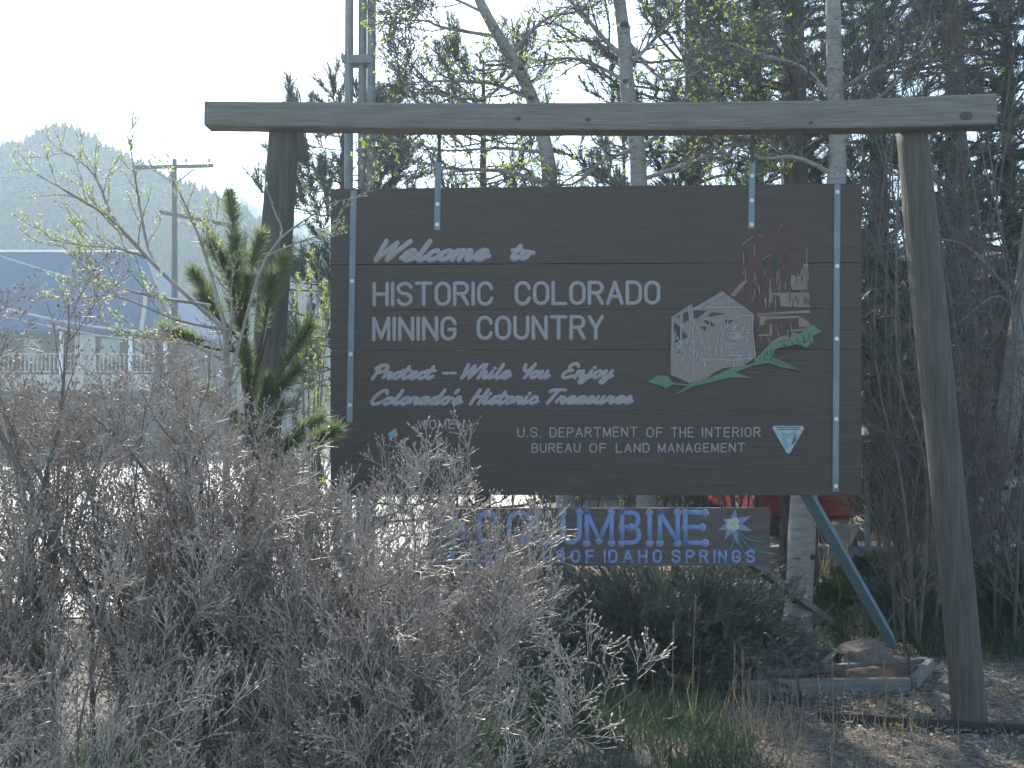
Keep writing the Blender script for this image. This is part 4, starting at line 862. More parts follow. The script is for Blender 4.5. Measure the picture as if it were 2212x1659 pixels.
# second low dark conifers right of the birch
def low_bush(label, u, v, sz, seed, matn, name='low_bush', n=150):
    rr = np.random.default_rng(seed); b = onground(u, v); az = rr.random(n)*6.283; el = np.arccos(rr.random(n)); nz = .6+.5*rr.random(n)
    root = thing(name, b, label, 'shrub', 'low bushes among the trunks'); tip = b + np.stack([np.cos(az)*np.sin(el)*sz[0]*nz, np.sin(az)*np.sin(el)*sz[1]*nz, np.cos(el)*sz[2]*nz+.03], -1)
    S = np.stack([b + (tip-b)*.1, b*.5+tip*.5+np.array([0, 0, .06]), tip], 1); RS = np.linspace(1, .3, 3)[None]*np.full((n, 1), .005)
    mb = MB(); mb.tubes(S, RS, 3, 0); A, RA = grow(rr, S, RS, 7, (.08, .22), (.4, 1.0), 3, .3, 1.0, .3, .15, .6, .6); mb.tubes(A, np.maximum(RA, .0016), 3, 0); mb.build('branches', M['greybark'], root)
    nb = MB(); pe, de = ends(A); needles(nb, pe-de*.1, de, .12, 22, .04, .007, rr, 0, (.4, 1.0)); nb.build('foliage', M[matn], root)
low_bush('low olive bush on the sunlit strip beside the blue brace', 1835, 1330, (.5, .4, .35), 92, 'needle')
low_bush('low dark bush at the foot of the leaning birch', 2205, 1380, (.6, .4, .75), 93, 'needle')
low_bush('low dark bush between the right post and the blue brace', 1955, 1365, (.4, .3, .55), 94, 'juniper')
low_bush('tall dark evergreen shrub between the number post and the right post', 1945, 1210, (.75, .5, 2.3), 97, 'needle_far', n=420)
low_bush('low bush in front of the block wall near the grey pot', 1900, 1270, (.5, .3, .3), 95, 'needle')
low_bush('green bush growing behind the shrubs near the left post', 640, 1030, (.8, .6, .9), 96, 'needle')

# grass ------------------------------------------------------------------------
r_ = np.random.default_rng(101)
def grass(name, label, n, xr, yr, h, w_, m_, dens=None, lean=.35):
    x = xr[0] + (xr[1]-xr[0])*r_.random(n); y = yr[0] + (yr[1]-yr[0])*r_.random(n)
    if dens is not None: k = r_.random(n) < dens(x, y); x = x[k]; y = y[k]
    n = len(x); P = np.stack([x, y, np.full(n, -.01)], -1); hh = h[0] + (h[1]-h[0])*r_.random(n)**1.5
    D = r_.normal(size=(n, 3))*lean; D[:, 2] = 1; D = unit(D); D2 = unit(D + np.stack([r_.normal(size=n)*lean*1.5, r_.normal(size=n)*lean*1.5, -.2+0*x], -1))
    rt = unit(np.cross(D, r_.normal(size=(n, 3))))*w_/2; mid = P + D*hh[:, None]*.55; top = mid + D2*hh[:, None]*.5
    V = np.stack([P-rt, P+rt, mid+rt*.7, mid-rt*.7, top], 1); mb = MB(); b = mb._add(V); q = 5*np.arange(n)[:, None]
    mb.q.append((np.array([[0, 1, 2, 3]]) + q + b, 0)); mb.t.append((np.array([[3, 2, 4]]) + q + b, 0))
    o = mb.build(name, M[m_]); return tag(o, label, 'grass', kind='stuff')
clump = lambda x, y: np.clip(.5 + .6*np.sin(x*3.1+1.3*y)*np.sin(y*2.3-x) + .3*np.sin(x*9)*np.sin(y*8), 0.05, 1)
grass('green_grass', 'short green grass growing in the shade below the juniper', 90000, (-2.2, 1.4), (3.6, 6.6), (.07, .28), .006, 'grass', lambda x, y: clump(x, y)*np.clip((1.35-x)*1.2, 0, 1))
grass('green_grass', 'thin grass tufts dotted over the gravel by the right post', 9000, (.9, 4.5), (3.8, 9.5), (.03, .14), .006, 'grass', lambda x, y: np.clip(clump(x*1.7, y*1.6)*1.3-.75, 0, 1))
grass('green_grass', 'tall grass behind the raised beds and round the blue brace', 12000, (1.2, 5.0), (7.1, 9.2), (.12, .42), .007, 'grass', lambda x, y: clump(x, y)*.9)
grass('dry_grass', 'thin straw coloured grass over the ground in front', 6000, (-1.6, 2.6), (3.6, 6.0), (.15, .5), .0035, 'dry', lambda x, y: clump(x*.8, y)*np.clip((2.4-x)*.8, 0, 1)*np.clip((x+.2)*.7, .12, 1)*.5, .2)
grass('dry_grass', 'dry grass litter on the sunny gravel patch', 20000, (1.1, 4.2), (4.2, 9.2), (.02, .15), .004, 'dry', lambda x, y: clump(x*2, y*2)*.8, .9)
grass('dry_grass', 'dry tall weeds along the back of the plot', 7000, (1.0, 6.5), (8.4, 11.5), (.2, .8), .006, 'dry', lambda x, y: clump(x, y)*.4, .2)
# tall single weed stalks
def stalk(u, v0, v1, Y_, label, seed, head=True):
    rr = np.random.default_rng(seed); b = at(u, v0, Y_); b[2] = -.01; t = at(u + rr.uniform(-12, 6), v1, Y_); root = thing('weed_stalk', b, label, 'weed', 'dry weed stalks in front of the juniper')
    mb = MB(); p = path([b, (b+t)/2 + np.array([rr.normal()*.01, 0, 0]), t], 8); mb.tubes(p, np.linspace(.0035, .0018, 8), 5); mb.build('stem', M['dry'], root)
    nb = MB(); d = unit(t-b); n = 70; pos = t[None] - d*(rr.random((n, 1))*.12); nb.buds(pos, d + rr.normal(size=(n, 3))*.35, .014, .006, rr); nb.build('seed_head', M['dry'], root)
for k, (u, v0, v1, Y_, lab) in enumerate(((1455, 1530, 1345, 5.6, 'tall dry weed stalk leaning before the juniper, left of the tallest'), (1496, 1550, 1290, 5.2, 'tallest dry weed stalk, rising to the foot of the lower sign'), (1610, 1545, 1405, 5.2, 'dry weed stalk just left of the upright black pipe'), (1585, 1500, 1395, 5.5, 'short dry weed stalk close behind the black pipe'), (1800, 1560, 1432, 5.3, 'thin dry weed stalk before the front board of the raised bed'), (1905, 1545, 1430, 5.3, 'dry weed stalk in front of the pink rock'), (1970, 1540, 1490, 5.4, 'short seed stalk at the corner of the raised bed'))):
    stalk(u, v0, v1, Y_, lab, 200+k)
# wood-chip and gravel litter
r_ = np.random.default_rng(111); n = 26000; x = .6 + 4.4*r_.random(n); y = 3.6 + 4.6*r_.random(n)**1.1; k = r_.random(n) < np.clip((x-.9)*.9, .0, 1); x = x[k]; y = y[k]; n = len(x)
L_ = .004 + .017*r_.random(n)**2.2; a = r_.random(n)*6.283; d = np.stack([np.cos(a), np.sin(a), r_.normal(size=n)*.25], -1); mb = MB(); c = np.stack([x, y, .012+.018*r_.random(n)], -1); d = unit(d)*L_[:, None]
s_ = unit(np.cross(d, np.array([0, 0, 1.]) + r_.normal(size=(n, 3))*.35))*(L_*(.2+.35*r_.random(n)))[:, None]; hgt = np.cross(unit(d), unit(s_))*.0035
V = np.stack([c-d-s_, c+d-s_, c+d+s_, c-d+s_, c-d*.9-s_*.9+hgt, c+d*.9-s_*.9+hgt, c+d*.9+s_*.9+hgt, c-d*.9+s_*.9+hgt], 1)
f = np.array([(4, 5, 6, 7), (0, 1, 5, 4), (1, 2, 6, 5), (2, 3, 7, 6), (3, 0, 4, 7), (3, 2, 1, 0)]); mb.quads(V, (f[None] + 8*np.arange(n)[:, None, None]).reshape(-1, 4))
tag(mb.build('gravel', M['chip']), 'pale gravel and wood chips scattered round the right post', 'gravel', kind='stuff')

# ================================================================== RAISED BEDS, ROCK, HOSE
def bed(name, label, front, right, back, left, h, soil, soilm):
    F_ = [onground(*p) for p in (front[0], front[1], right, back)]
    root = thing(name, (F_[0]+F_[1])/2, label, 'raised bed', 'timber raised beds')
    F_ = [np.array([p[0], p[1], 0]) for p in F_]; n = len(F_)
    for i in range(n):
        a, b = F_[i], F_[(i+1) % n]; mb = MB(); t = unit(b-a)*.022; mb.bar(a + np.array([0, 0, h/2-.02]) + t, b + np.array([0, 0, h/2-.02]) - t, .042, h+.04); mb.build('side_board', M['timber'], root)
    mb = MB(); c = sum(F_)/n; N_ = 14; r2 = np.random.default_rng(len(label)); gx = []
    for i in range(N_+1):
        for j in range(N_+1):
            s, t = i/N_, j/N_; p = (F_[0]*(1-s)+F_[1]*s)*(1-t) + (F_[3]*(1-s)+F_[2]*s)*t; p = c + (p-c)*.97; q = p.copy(); q[2] = h*soil + .03*r2.random() + (.05*math.exp(-((s-.8)**2+(t-.6)**2)*9)); gx.append(q)
    mb.quads(gx, [(i*(N_+1)+j, (i+1)*(N_+1)+j, (i+1)*(N_+1)+j+1, i*(N_+1)+j+1) for i in range(N_) for j in range(N_)]); mb.build('soil', M[soilm], root, smooth=True)
bed('raised_bed', 'long timber raised bed of red soil in front of the pink rock', ((1610, 1502), (1972, 1497)), (2012, 1450), (1650, 1479), None, .095, .35, 'reddirt')
bed('raised_bed', 'small timber raised bed of dark soil tucked behind the longer one', ((1635, 1473), (1770, 1471)), (1813, 1436), (1660, 1432), None, .11, .45, 'soil')
# rock
bm = bmesh.new(); bmesh.ops.create_icosphere(bm, subdivisions=4, radius=1.0); rr = random.Random(5); c = onground(1870, 1453)
from mathutils import noise
cuts = [(Vector((rr.gauss(0, 1), rr.gauss(0, 1), rr.gauss(0, .8))).normalized(), rr.uniform(.62, .85)) for _ in range(16)]
for v in bm.verts:
    p = v.co.copy()
    for nrm, d_ in cuts:
        e = p.dot(nrm) - d_
        if e > 0: p -= nrm*e*.92
    p *= 1 + .08*noise.noise(p*3.0) + .03*noise.noise(p*9)
    if p.x < -.1: p.z -= (.1 + p.x*-.15)*max(0, p.z)
    v.co = Vector((p.x*.22, p.y*.16, p.z*.155 + .10))
me = bpy.data.meshes.new('rock'); bm.to_mesh(me); bm.free(); me.materials.append(M['rock'])
ro = bpy.data.objects.new('rock', me); COL.objects.link(ro); ro.location = (c[0], c[1], 0); tag(ro, 'angular pinkish rock sitting between the two raised beds', 'rock')
# poly pipe, stake, edging, stick
Yh = 5.9
mb = MB(); P = path([at(1655, 1400, 6.2), at(1652, 1368, 6.15), at(1688, 1408, 6.05), at(1714, 1448, 5.95), at(1728, 1490, Yh), at(1728, 1530, Yh), at(1722, 1556, 5.75)], 34); mb.tubes(P, np.full(34, .0085), 8, cap=True)
tag(mb.build('irrigation_pipe', M['hose'], loc=P[-1], smooth=True), 'black plastic pipe arching out of the juniper to the ground', 'pipe')
mb = MB(); P = path([at(1722, 1556, 5.75), at(1745, 1541, 5.8), at(1775, 1545, 5.75)], 10); mb.tubes(np.vstack([path([at(1640, 1598, 5.35), at(1690, 1590, 5.4), at(1722, 1560, 5.6), at(1760, 1542, 5.75)], 14)]), np.full(14, .009), 8, cap=True)
tag(mb.build('dead_branch', M['greybark'], loc=at(1700, 1590, 5.4)), 'grey crooked dead branch lying at the foot of the pipe', 'branch')
mb = MB(); ed = [(1765, 1546), (1860, 1552), (1960, 1560), (2060, 1566), (2110, 1570), (2200, 1573), (2300, 1574)]
E_ = path([np.append(onground(u, v+12)[:2], .0) for u, v in ed], 40)
for i in range(39): mb.bar(E_[i]+np.array([0, 0, .025]), E_[i+1]+np.array([0, 0, .025]), .012, .055)
tag(mb.build('lawn_edging', M['edging'], loc=E_[0]), 'black plastic edging strip running past the foot of the right post', 'edging')
mb = MB(); mb.bar(at(2043, 1510, 6.0)*np.array([1, 1, 0]) + np.array([0, 0, 0]), at(2046, 1450, 6.3), .014, .014); 
mb = MB(); a = onground(2050, 1522); b = onground(2143, 1497); mb.tubes(path([a+np.array([0, 0, .02]), (a+b)/2+np.array([0, 0, .035]), b+np.array([0, 0, .03])], 8), np.linspace(.006, .009, 8), 6, cap=True)
tag(mb.build('fallen_stick', M['dry'], loc=a), 'pale fallen stick lying on gravel left of the right post', 'stick')
mb = MB(); a = at(2044, 1465, 6.4)*np.array([1, 1, 0]); a = onground(1965, 1480); b = at(1962, 1392, a[1]); mb.bar(a, b, .014, .014, up=(0, 1, 0)); tag(mb.build('garden_stake', M['rod'], loc=a), 'thin dark stake standing in the red soil of the bed', 'stake')
# dandelions
for k, (u, v, lab) in enumerate(((1923, 1572, 'yellow dandelion in the gravel, the one nearer the pipe'), (1937, 1571, 'yellow dandelion in the gravel, the one nearer the right post'))):
    b = onground(u, v+14); root = thing('dandelion', b, lab, 'flower', 'dandelions in the gravel'); mb = MB(); mb.tubes(np.array([b, b+np.array([.004, 0, .05])]), [.002, .002], 5); mb.build('stem', M['grass'], root); mb = MB(); rr = np.random.default_rng(k); n = 40; mb.leaves(np.repeat((b+np.array([.004, 0, .05]))[None], n, 0), rr.normal(size=(n, 3))+np.array([0, 0, .8]), .013, .005, rr); mb.build('flower_head', M['paleyel'], root)

# ================================================================== MAST
Ym = 11.0; mbase = np.array([at(771, 900, Ym)[0], Ym, 0]); mast = thing('pole_mast', mbase, 'triple steel pole mast with a collar rising behind the beam', 'mast')
for u, dy in ((750, 0), (778, .05), (799, 0)):
    mb = MB(); p = at(u, 900, Ym); mb.tubes(np.array([[p[0]+.01, Ym+dy, -.1], [p[0], Ym+dy, 4.0], [p[0]-.012, Ym+dy, 9.0]]), [.056, .051, .047], 14); mb.build('pole', M['mast'], mast, smooth=True)
for v in (127, -120, 420):
    mb = MB(); a = at(738, v, Ym-.055); b = at(805, v, Ym-.055); mb.bar(a, b, .022, .09, up=(0, 0, 1)); a = a + np.array([0, .16, 0]); b = b + np.array([0, .16, 0]); mb.bar(a, b, .022, .09, up=(0, 0, 1)); mb.build('collar', M['mast'], mast)
mb = MB(); mb.tubes(path([at(752, -100, Ym-.3), at(751, 140, Ym-.3), at(757, 240, Ym-.2)], 10), np.full(10, .004), 5); mb.build('cable', M['wire'], mast)

# ================================================================== LEFT: BUILDING, POLE, WIRES
Yb2 = 47.0
def q(u, v, Y_=Yb2): return at(u, v, Y_)
bb = q(60, 912); bb[2] = 0
bl = thing('balcony_house', bb, 'brown house with a blue metal roof and a white railed balcony', 'house')
ridge_y, eave_y = Yb2 + 1.3, Yb2 - 1.6
rl0, rl1 = at(-520, 545, ridge_y), at(310, 545, ridge_y); ev0, ev1 = at(-560, 708, eave_y), at(372, 708, eave_y)
bk1 = ev1 + np.array([0, 14, 0]); bk0 = ev0 + np.array([0, 14, 0])
mb = MB(); T_ = np.array([0, 0, .14])
mb.ngon([ev0, ev1, rl1, rl0, bk1, bk0], [[0, 1, 2, 3], [1, 4, 2], [4, 5, 3, 2]]); mb.ngon([ev0-T_, ev1-T_, ev1, ev0, bk1-T_, bk1], [[0, 1, 2, 3], [1, 4, 5, 2]]); mb.ngon([ev0-T_, ev1-T_, bk1-T_, bk0-T_], [[0, 3, 2, 1]])
roof = mb.build('roof', M['roofblue'], bl)
mb = MB(); mb.bar(rl0+np.array([0, 0, .05]), rl1+np.array([0, 0, .05]), .25, .1); mb.build('ridge_cap', M['white'], roof)
mb = MB(); x0, x1 = q(-540, 700)[0], q(362, 700)[0]; zt = ev1[2]-.14; mb.box((x0, Yb2+.6, 0), (x1, Yb2+12, zt)); mb.build('wall', M['darkwall'], bl)
zf = q(0, 812)[2]; zr = q(0, 767)[2]
mb = MB(); mb.box((x0, Yb2-1.4, zf-.75), (x1, Yb2+.59, zf)); mb.build('balcony_floor', M['beige'], bl)
mb = MB()
mb.box((x0, Yb2-1.36, zr-.06), (x1, Yb2-1.28, zr)); mb.box((x0, Yb2-1.36, zf+.1), (x1, Yb2-1.28, zf+.16))
xx = x0
while xx < x1: mb.box((xx, Yb2-1.34, zf+.161), (xx+.05, Yb2-1.30, zr-.061)); xx += .19
mb.build('railing', M['beige'], bl)
for u in (-380, -200, -40, 133, 282, 357):
    mb = MB(); p = q(u, 800, Yb2-1.32); mb.box((p[0]-.075, Yb2-1.42, zf+.001), (p[0]+.075, Yb2-1.275, zt-.01)); mb.build('porch_post', M['white'], bl)
mb = MB(); a, b = q(163, 722, Yb2+.58), q(205, 810, Yb2+.58); mb.box((a[0], Yb2+.54, zf+.002), (b[0], Yb2+.597, a[2])); dr = mb.build('door', M['white'], bl)
mb = MB(); a, b = q(180, 742, Yb2+.5), q(196, 768, Yb2+.5); mb.box((a[0], Yb2+.53, b[2]), (b[0], Yb2+.541, a[2])); mb.build('pane', M['glass'], dr)
for (ua, ub, va, vb) in ((215, 262, 728, 790), (290, 340, 728, 785), (40, 90, 728, 790), (-120, -60, 728, 790)):
    a, b = q(ua, va, Yb2+.55), q(ub, vb, Yb2+.55); mb = MB(); mb.box((a[0], Yb2+.54, b[2]), (b[0], Yb2+.597, a[2])); wn = mb.build('window', M['darkwall'], bl); mb = MB(); mb.box((a[0]+.08, Yb2+.53, b[2]+.08), (b[0]-.08, Yb2+.541, a[2]-.08)); mb.build('pane', M['glass'], wn)
mb = MB(); mb.bar(at(319, 610, eave_y-.4), at(302, 740, eave_y-.1), .16, .12); mb.build('downpipe', M['beige'], bl)
# utility pole
Yu = 35.0; ub = at(377, 900, Yu); ub[2] = 0; up_ = thing('utility_pole', ub, 'wooden utility pole with two crossarms and insulators', 'utility pole')
mb = MB(); mb.tubes(np.array([ub+np.array([0, 0, -.2]), at(377, 700, Yu), at(377, 344, Yu)]), [.15, .115, .085], 12, cap=True); mb.build('pole', M['polewood'], up_, smooth=True)
def arm(u0, v0, u1, v1, dY, ins):
    mb = MB(); a = at(u0, v0, Yu+dY); b = at(u1, v1, Yu+dY-.02); mb.bar(a, b, .10, .12); o = mb.build('crossarm', M['polewood'], up_)
    for u in ins:
        t = (u-u0)/(u1-u0); p = a + (b-a)*t; m2 = MB(); m2.tubes(np.array([p+np.array([0, 0, .05]), p+np.array([0, 0, .16])]), [.02, .02], 6)
        m2.tubes(np.array([p+np.array([0, 0, z]) for z in (.14, .145, .19, .20, .23, .27, .275)]), [.02, .075, .07, .04, .06, .045, .01], 10); m2.build('insulator', M['insul'], o)
arm(292, 362, 461, 358, -.16, (298, 322, 402, 452)); arm(345, 458, 505, 488, -.2, (352, 420, 470))
for u0, v0, u1 in ((333, 367, 374), (419, 365, 380)):
    mb = MB(); mb.bar(at(u0, v0, Yu-.2), at(u1, 397, Yu-.1), .05, .04); mb.build('arm_brace', M['polewood'], up_)
def wire(label, a, b, sag, r0, ya, yb, pts=None):
    p = at(*a, ya); q_ = at(*b, yb); n = 26; t = np.linspace(0, 1, n)[:, None]; P = p + (q_-p)*t - np.array([0, 0, 1.])*sag*4*t*(1-t)
    mb = MB(); mb.tubes(P, np.full(n, r0*.75), 5); tag(mb.build('overhead_wire', M['wire'], loc=tuple(p)), label, 'wire', 'overhead wires')
wire('topmost overhead wire sagging across the hill to the upper crossarm', (-300, 300), (298, 351), .5, .012, 22, Yu-.16)
wire('second overhead wire running close under the topmost one', (-300, 372), (322, 351), .3, .012, 22, Yu-.16)
wire('thin overhead wire meeting the pole below its upper crossarm', (-300, 330), (374, 386), .5, .010, 24, Yu)
wire('dark overhead cable slanting down across the hill to the lower crossarm', (-260, 270), (352, 452), .6, .018, 22, Yu-.2)
wire('overhead cable crossing the blue roof from upper edge to pole foot', (-200, 480), (420, 650), .3, .030, 22, Yu)
wire('thick twisted overhead cable along the lower part of the blue roof', (-200, 600), (430, 712), .45, .042, 22, Yu)
wire('thin overhead cable just above the balcony door', (100, 700), (440, 736), .2, .022, 28, Yu)
wire('overhead cable drooping beneath the thick twisted one', (-200, 622), (430, 740), .35, .022, 24, Yu)

# ================================================================== RIGHT: HOUSES, CAR, WALL, POT
# brown garage wall glimpsed under the board
Yg = 22.0; a = at(1163, 1100, Yg); b = at(1612, 1100, Yg); gb = np.array([(a[0]+b[0])/2, Yg, 0]); ga = thing('garage', gb, 'plain brown garage glimpsed between the two sign boards', 'garage')
mb = MB(); mb.box((a[0], Yg, 0), (b[0], Yg+6, 3.0)); mb.build('wall', M['brownwall'], ga)
mb = MB(); mb.box((b[0]-.25, Yg-.04, .0), (b[0]-.05, Yg-.002, 3.0)); mb.build('corner_trim', M['slate'], ga)
mb = MB(); mb.prism([(a[0]-.4, Yg-.4, 2.95), (b[0]+.4, Yg-.4, 2.95), (b[0]+.4, Yg+3, 4.6), (a[0]-.4, Yg+3, 4.6)], (0, 0, .1)); mb.prism([(a[0]-.4, Yg+6.4, 2.95), (b[0]+.4, Yg+6.4, 2.95), (b[0]+.4, Yg+3.01, 4.6), (a[0]-.4, Yg+3.01, 4.6)], (0, 0, .1)); mb.build('roof', M['roofgrey'], ga)
mb = MB(); p = at(1300, 1100, Yg); mb.box((p[0]-1.3, Yg-.05, .05), (p[0]+1.3, Yg-.003, 2.1)); gd = mb.build('door', M['brownwall'], ga)
for k in range(1, 4):
    mb = MB(); mb.box((p[0]-1.28, Yg-.062, .5*k), (p[0]+1.28, Yg-.051, .5*k+.05)); mb.build('door_rail', M['darkwall'], gd)
# red car, rear view
Yc = 14.6; cc = at(1742, 1100, Yc); wC = (at(1864, 1100, Yc)[0]-at(1620, 1100, Yc)[0])/2; car = thing('parked_car', (cc[0], Yc, 0), 'red parked car seen from behind, half hidden by the sign and birch', 'car')
def carloft(secs, name, m_, par):
    mb = MB(); rings = []
    for y, hw, z0, z1, rd in secs:
        pr = [(-hw+rd, z0), (hw-rd, z0), (hw, z0+rd), (hw*1.0, z0+(z1-z0)*.55), (hw*.93, z1-rd), (hw*.88-rd*.4, z1), (-hw*.88+rd*.4, z1), (-hw*.93, z1-rd), (-hw, z0+(z1-z0)*.55), (-hw, z0+rd)]
        rings.append(np.array([(cc[0]+x, Yc+y, z) for x, z in pr]))
    loft(mb, rings); return mb.build(name, m_, par, smooth=False)
body = carloft([(.0, wC*.93, .34, .92, .08), (.10, wC*.985, .28, .98, .1), (.6, wC, .25, 1.0, .1), (2.2, wC, .25, .98, .1), (3.4, wC, .25, .92, .1), (4.2, wC*.95, .28, .80, .1), (4.35, wC*.86, .34, .70, .08)], 'body', M['carred'], car)
cab = carloft([(.12, wC*.86, .99, 1.02, .02), (.55, wC*.80, .99, 1.42, .08), (1.2, wC*.80, .99, 1.50, .08), (2.3, wC*.80, .99, 1.46, .08), (3.1, wC*.86, .985, 1.01, .02)], 'cabin', M['carglass'], car)
carloft([(.62, wC*.74, 1.44, 1.47, .01), (1.2, wC*.75, 1.5, 1.53, .01), (2.2, wC*.74, 1.46, 1.49, .01)], 'roof_panel', M['carred'], car)
mb = MB(); mb.box((cc[0]-wC*.95, Yc-.10, .36), (cc[0]+wC*.95, Yc+.05, .56)); mb.build('bumper', M['carred'], car)
mb = MB(); mb.box((cc[0]-.26, Yc-.025, .66), (cc[0]+.26, Yc+.003, .79)); mb.build('number_plate', M['white'], car)
for s_ in (-1, 1):
    mb = MB(); x = cc[0]+s_*wC*.84; mb.box((x-.075, Yc-.035, .60), (x+.075, Yc+.12, .86)); tl = mb.build('tail_light', M['taillight'], car)
    mb = MB(); mb.sphere((x, Yc+.02, .885), (.072, .055, .05), 0); mb.build('lens', M['whitelens'], tl)
    for yy in (.85, 3.5):
        mb = MB(); ang = np.linspace(0, 2*math.pi, 25); xw = cc[0]+s_*(wC-.11)
        mb.tubes(np.array([(xw+dx, Yc+yy, .32) for dx in (-.11, -.10, -.08, .08, .10, .11)]), [.22, .30, .32, .32, .30, .22], 24, cap=True); wh = mb.build('wheel', M['rubber'], car)
        mb = MB(); mb.tubes(np.array([(xw+s_*d_, Yc+yy, .32) for d_ in (.09, .113, .118)]), [.19, .19, .12], 20, cap=True); mb.build('rim', M['chrome'], wh)
# low block wall
Yw = 11.9; wl = at(1640, 1225, Yw); wr = at(2330, 1225, Yw-.3); wt = at(1800, 1178, Yw)[2]
wb = thing('block_wall', (wl[0], Yw, 0), 'low grey concrete block retaining wall behind the trunks', 'wall'); mb = MB(); rr = random.Random(8); x = wl[0]; rows = 2
for k in range(rows):
    x = wl[0] - (.2 if k else 0); z0 = k*(wt-.04)/rows
    while x < wr[0]:
        mb.box((x+.004, Yw-.10-rr.uniform(0, .012), z0+.003), (x+.396, Yw+.12, z0+(wt-.04)/rows-.003)); x += .4
mb.build('block_courses', M['blockwall'], wb)
mb = MB(); mb.box((wl[0]-.1, Yw-.14, wt-.04), (wr[0], Yw+.16, wt)); mb.build('coping', M['blockwall'], wb)
# pot on the wall
pc = at(1823, 1176, Yw-.0); pot = thing('plant_pot', (pc[0], Yw+.01, wt), 'square grey tapered planter pot standing on the block wall', 'pot')
rt_ = (at(1852, 1150, Yw)[0]-at(1792, 1150, Yw)[0])/2; hp = at(1820, 1131, Yw)[2]-wt; mb = MB()
mb.tubes(np.array([(pc[0], Yw+.01, z) for z in (wt+.001, wt+hp*.85, wt+hp*.86, wt+hp, wt+hp)]), np.array([rt_*.62, rt_*.95, rt_*1.02, rt_*1.02, rt_*.85])*1.3, 4, cap=True); mb.build('body', M['terracotta'], pot)
rr = np.random.default_rng(9); mb = MB(); n = 160; p = np.array([pc[0], Yw, wt+hp]) + rr.normal(size=(n, 3))*np.array([.06, .06, .005]); mb.blades(p, np.stack([rr.normal(size=n)*.6, rr.normal(size=n)*.6, np.ones(n)], -1), .07, .006, rr); mb.build('dry_plant', M['dry'], pot)
# second trough of yellow plants on the wall
tc_ = at(1885, 1176, Yw); tr_ = thing('plant_trough', (tc_[0], Yw, wt), 'pale shallow trough of dry yellow plants on the block wall', 'trough'); mb = MB(); hx = .21; mb.box((tc_[0]-hx, Yw-.1, wt+.001), (tc_[0]+hx, Yw+.13, wt+.055)); mb.build('body', M['white'], tr_)
mb = MB(); n = 420; p = np.array([tc_[0], Yw, wt+.05]) + np.stack([(rr.random(n)-.5)*2*hx, (rr.random(n)-.5)*.16, 0*rr.random(n)], -1); mb.blades(p, np.stack([rr.normal(size=n)*.5, rr.normal(size=n)*.5, np.ones(n)], -1), .06+.10*rr.random(n), .008, rr); mb.build('dry_plant', M['dry'], tr_)
# house number post
Yn = 11.4; nb_ = at(1873, 1180, Yn); npst = thing('number_post', (nb_[0], Yn, 0), 'slim grey post with a short crosspiece and vertical house number', 'post')
mb = MB(); top = at(1873, 990, Yn); mb.bar((nb_[0], Yn, 0), (top[0], Yn, top[2]), .045, .045, up=(0, 1, 0)); mb.build('upright', M['zinc'], npst)
mb = MB(); l0, l1 = at(1859, 991, Yn), at(1881, 991, Yn); mb.box((l0[0], Yn-.03, top[2]), (l1[0], Yn+.03, top[2]+.045)); mb.build('crosspiece', M['zinc'], npst)
for k, ch in enumerate('2220'):
    mb = MB(); v0 = 1029 + 16.2*k
    for s_ in GL[ch][1]:
        P = np.array([at(1870 + x*11, v0 + 10 - y*11, Yn-.026) for x, y in s_]); mb.tubes(P, np.full(len(P), .0055), 6, cap=True)
    mb.build('digit', M['dry'], npst)
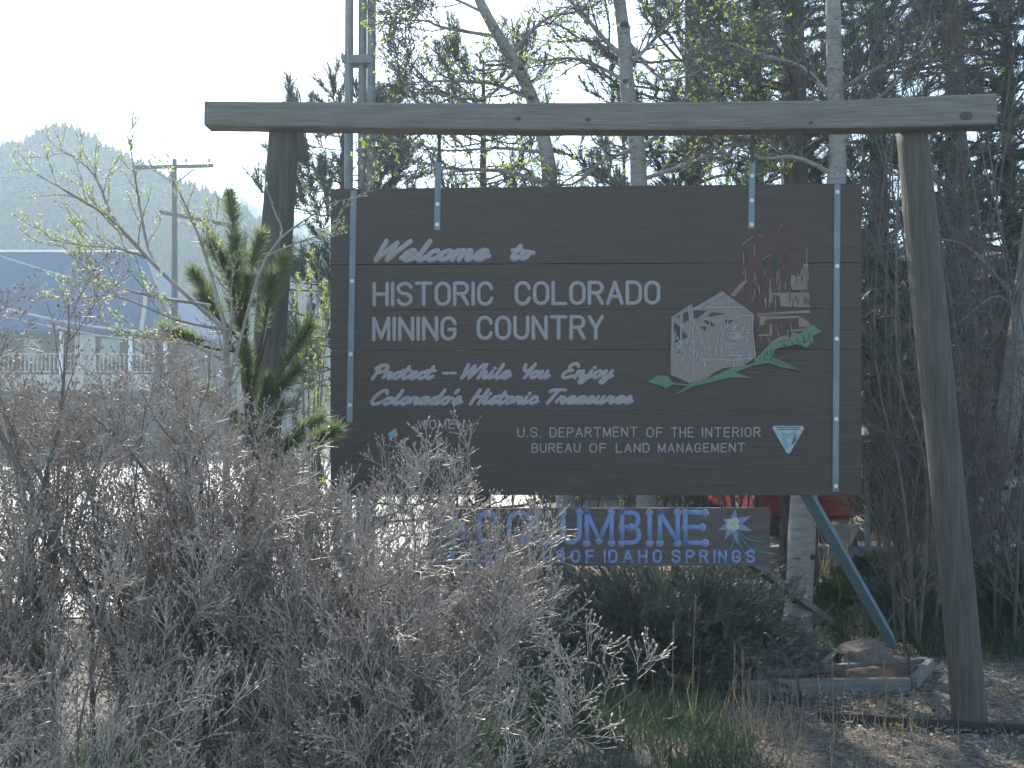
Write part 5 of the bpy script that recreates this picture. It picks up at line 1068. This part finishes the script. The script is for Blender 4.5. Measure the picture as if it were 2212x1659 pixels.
# beige house
Yh2 = 16.5; hl = at(1975, 1000, Yh2)[0]; hr = at(2560, 1000, Yh2)[0]; hb = np.array([(hl+hr)/2, Yh2, 0]); ho = thing('beige_house', hb, 'beige house with white window trim behind the right post', 'house')
mb = MB(); mb.box((hl, Yh2, 0), (hr, Yh2+8, 2.9)); mb.build('wall', M['beige'], ho)
mb = MB(); mb.prism([(hl-.4, Yh2-.4, 2.85), (hr+.4, Yh2-.4, 2.85), (hr+.4, Yh2+4, 4.9), (hl-.4, Yh2+4, 4.9)], (0, 0, .1)); mb.prism([(hl-.4, Yh2+8.4, 2.85), (hr+.4, Yh2+8.4, 2.85), (hr+.4, Yh2+4.01, 4.9), (hl-.4, Yh2+4.01, 4.9)], (0, 0, .1)); mb.build('roof', M['roofgrey'], ho)
for (u0, u1) in ((2095, 2175), (2055, 2078)):
    a, b = at(u0, 990, Yh2), at(u1, 1072, Yh2); mb = MB(); fr = .07
    mb.box((a[0]-fr, Yh2-.05, b[2]), (a[0], Yh2-.003, a[2]+fr)); mb.box((b[0], Yh2-.05, b[2]), (b[0]+fr, Yh2-.003, a[2]+fr)); mb.box((a[0]+.001, Yh2-.05, a[2]), (b[0]-.001, Yh2-.003, a[2]+fr)); wn = mb.build('window', M['white'], ho)
    mb = MB(); mb.box((a[0]-fr-.03, Yh2-.12, b[2]-.06), (b[0]+fr+.03, Yh2-.003, b[2]-.002)); mb.build('sill', M['white'], wn); mb = MB(); mb.box((a[0]+.001, Yh2-.02, b[2]+.001), (b[0]-.001, Yh2-.002, a[2]-.001)); mb.build('pane', M['glass'], wn)
# white slatted gate
a = at(2182, 962, 14.0); b = at(2232, 1052, 14.0); ga2 = thing('slatted_screen', ((a[0]+b[0])/2, 14.0, 0), 'white vertical slat screen beyond the leaning birch', 'screen')
mb = MB(); x = a[0]
while x < b[0]+.4: mb.box((x, 13.98, b[2]), (x+.075, 14.0, a[2])); x += .088
mb.build('slats', M['white'], ga2); mb = MB(); mb.box((a[0]-.02, 14.002, b[2]+.05), (b[0]+.45, 14.04, b[2]+.11)); mb.box((a[0]-.02, 14.002, a[2]-.12), (b[0]+.45, 14.04, a[2]-.06)); mb.build('rail', M['white'], ga2)
for x in (a[0]+.03, b[0]+.4):
    mb = MB(); mb.box((x-.04, 14.041, 0), (x+.04, 14.12, a[2]+.03)); mb.build('post', M['slate'], ga2)

# ================================================================== HAZE
hz = MB(); hz.box((-260, -14, -1.0), (260, 260, 60.0)); m = bpy.data.materials.new('haze_air'); m.use_nodes = True; t = m.node_tree
t.nodes.remove(t.nodes['Principled BSDF']); pv = t.nodes.new('ShaderNodeVolumePrincipled'); pv.inputs['Color'].default_value = (.70, .885, 1.0, 1); pv.inputs['Density'].default_value = HAZE_DENSITY; pv.inputs['Anisotropy'].default_value = HAZE_G
t.links.new(pv.outputs[0], t.nodes['Material Output'].inputs['Volume'])
tag(hz.build('haze', m), 'pale bright haze in the backlit air', 'haze', kind='stuff')
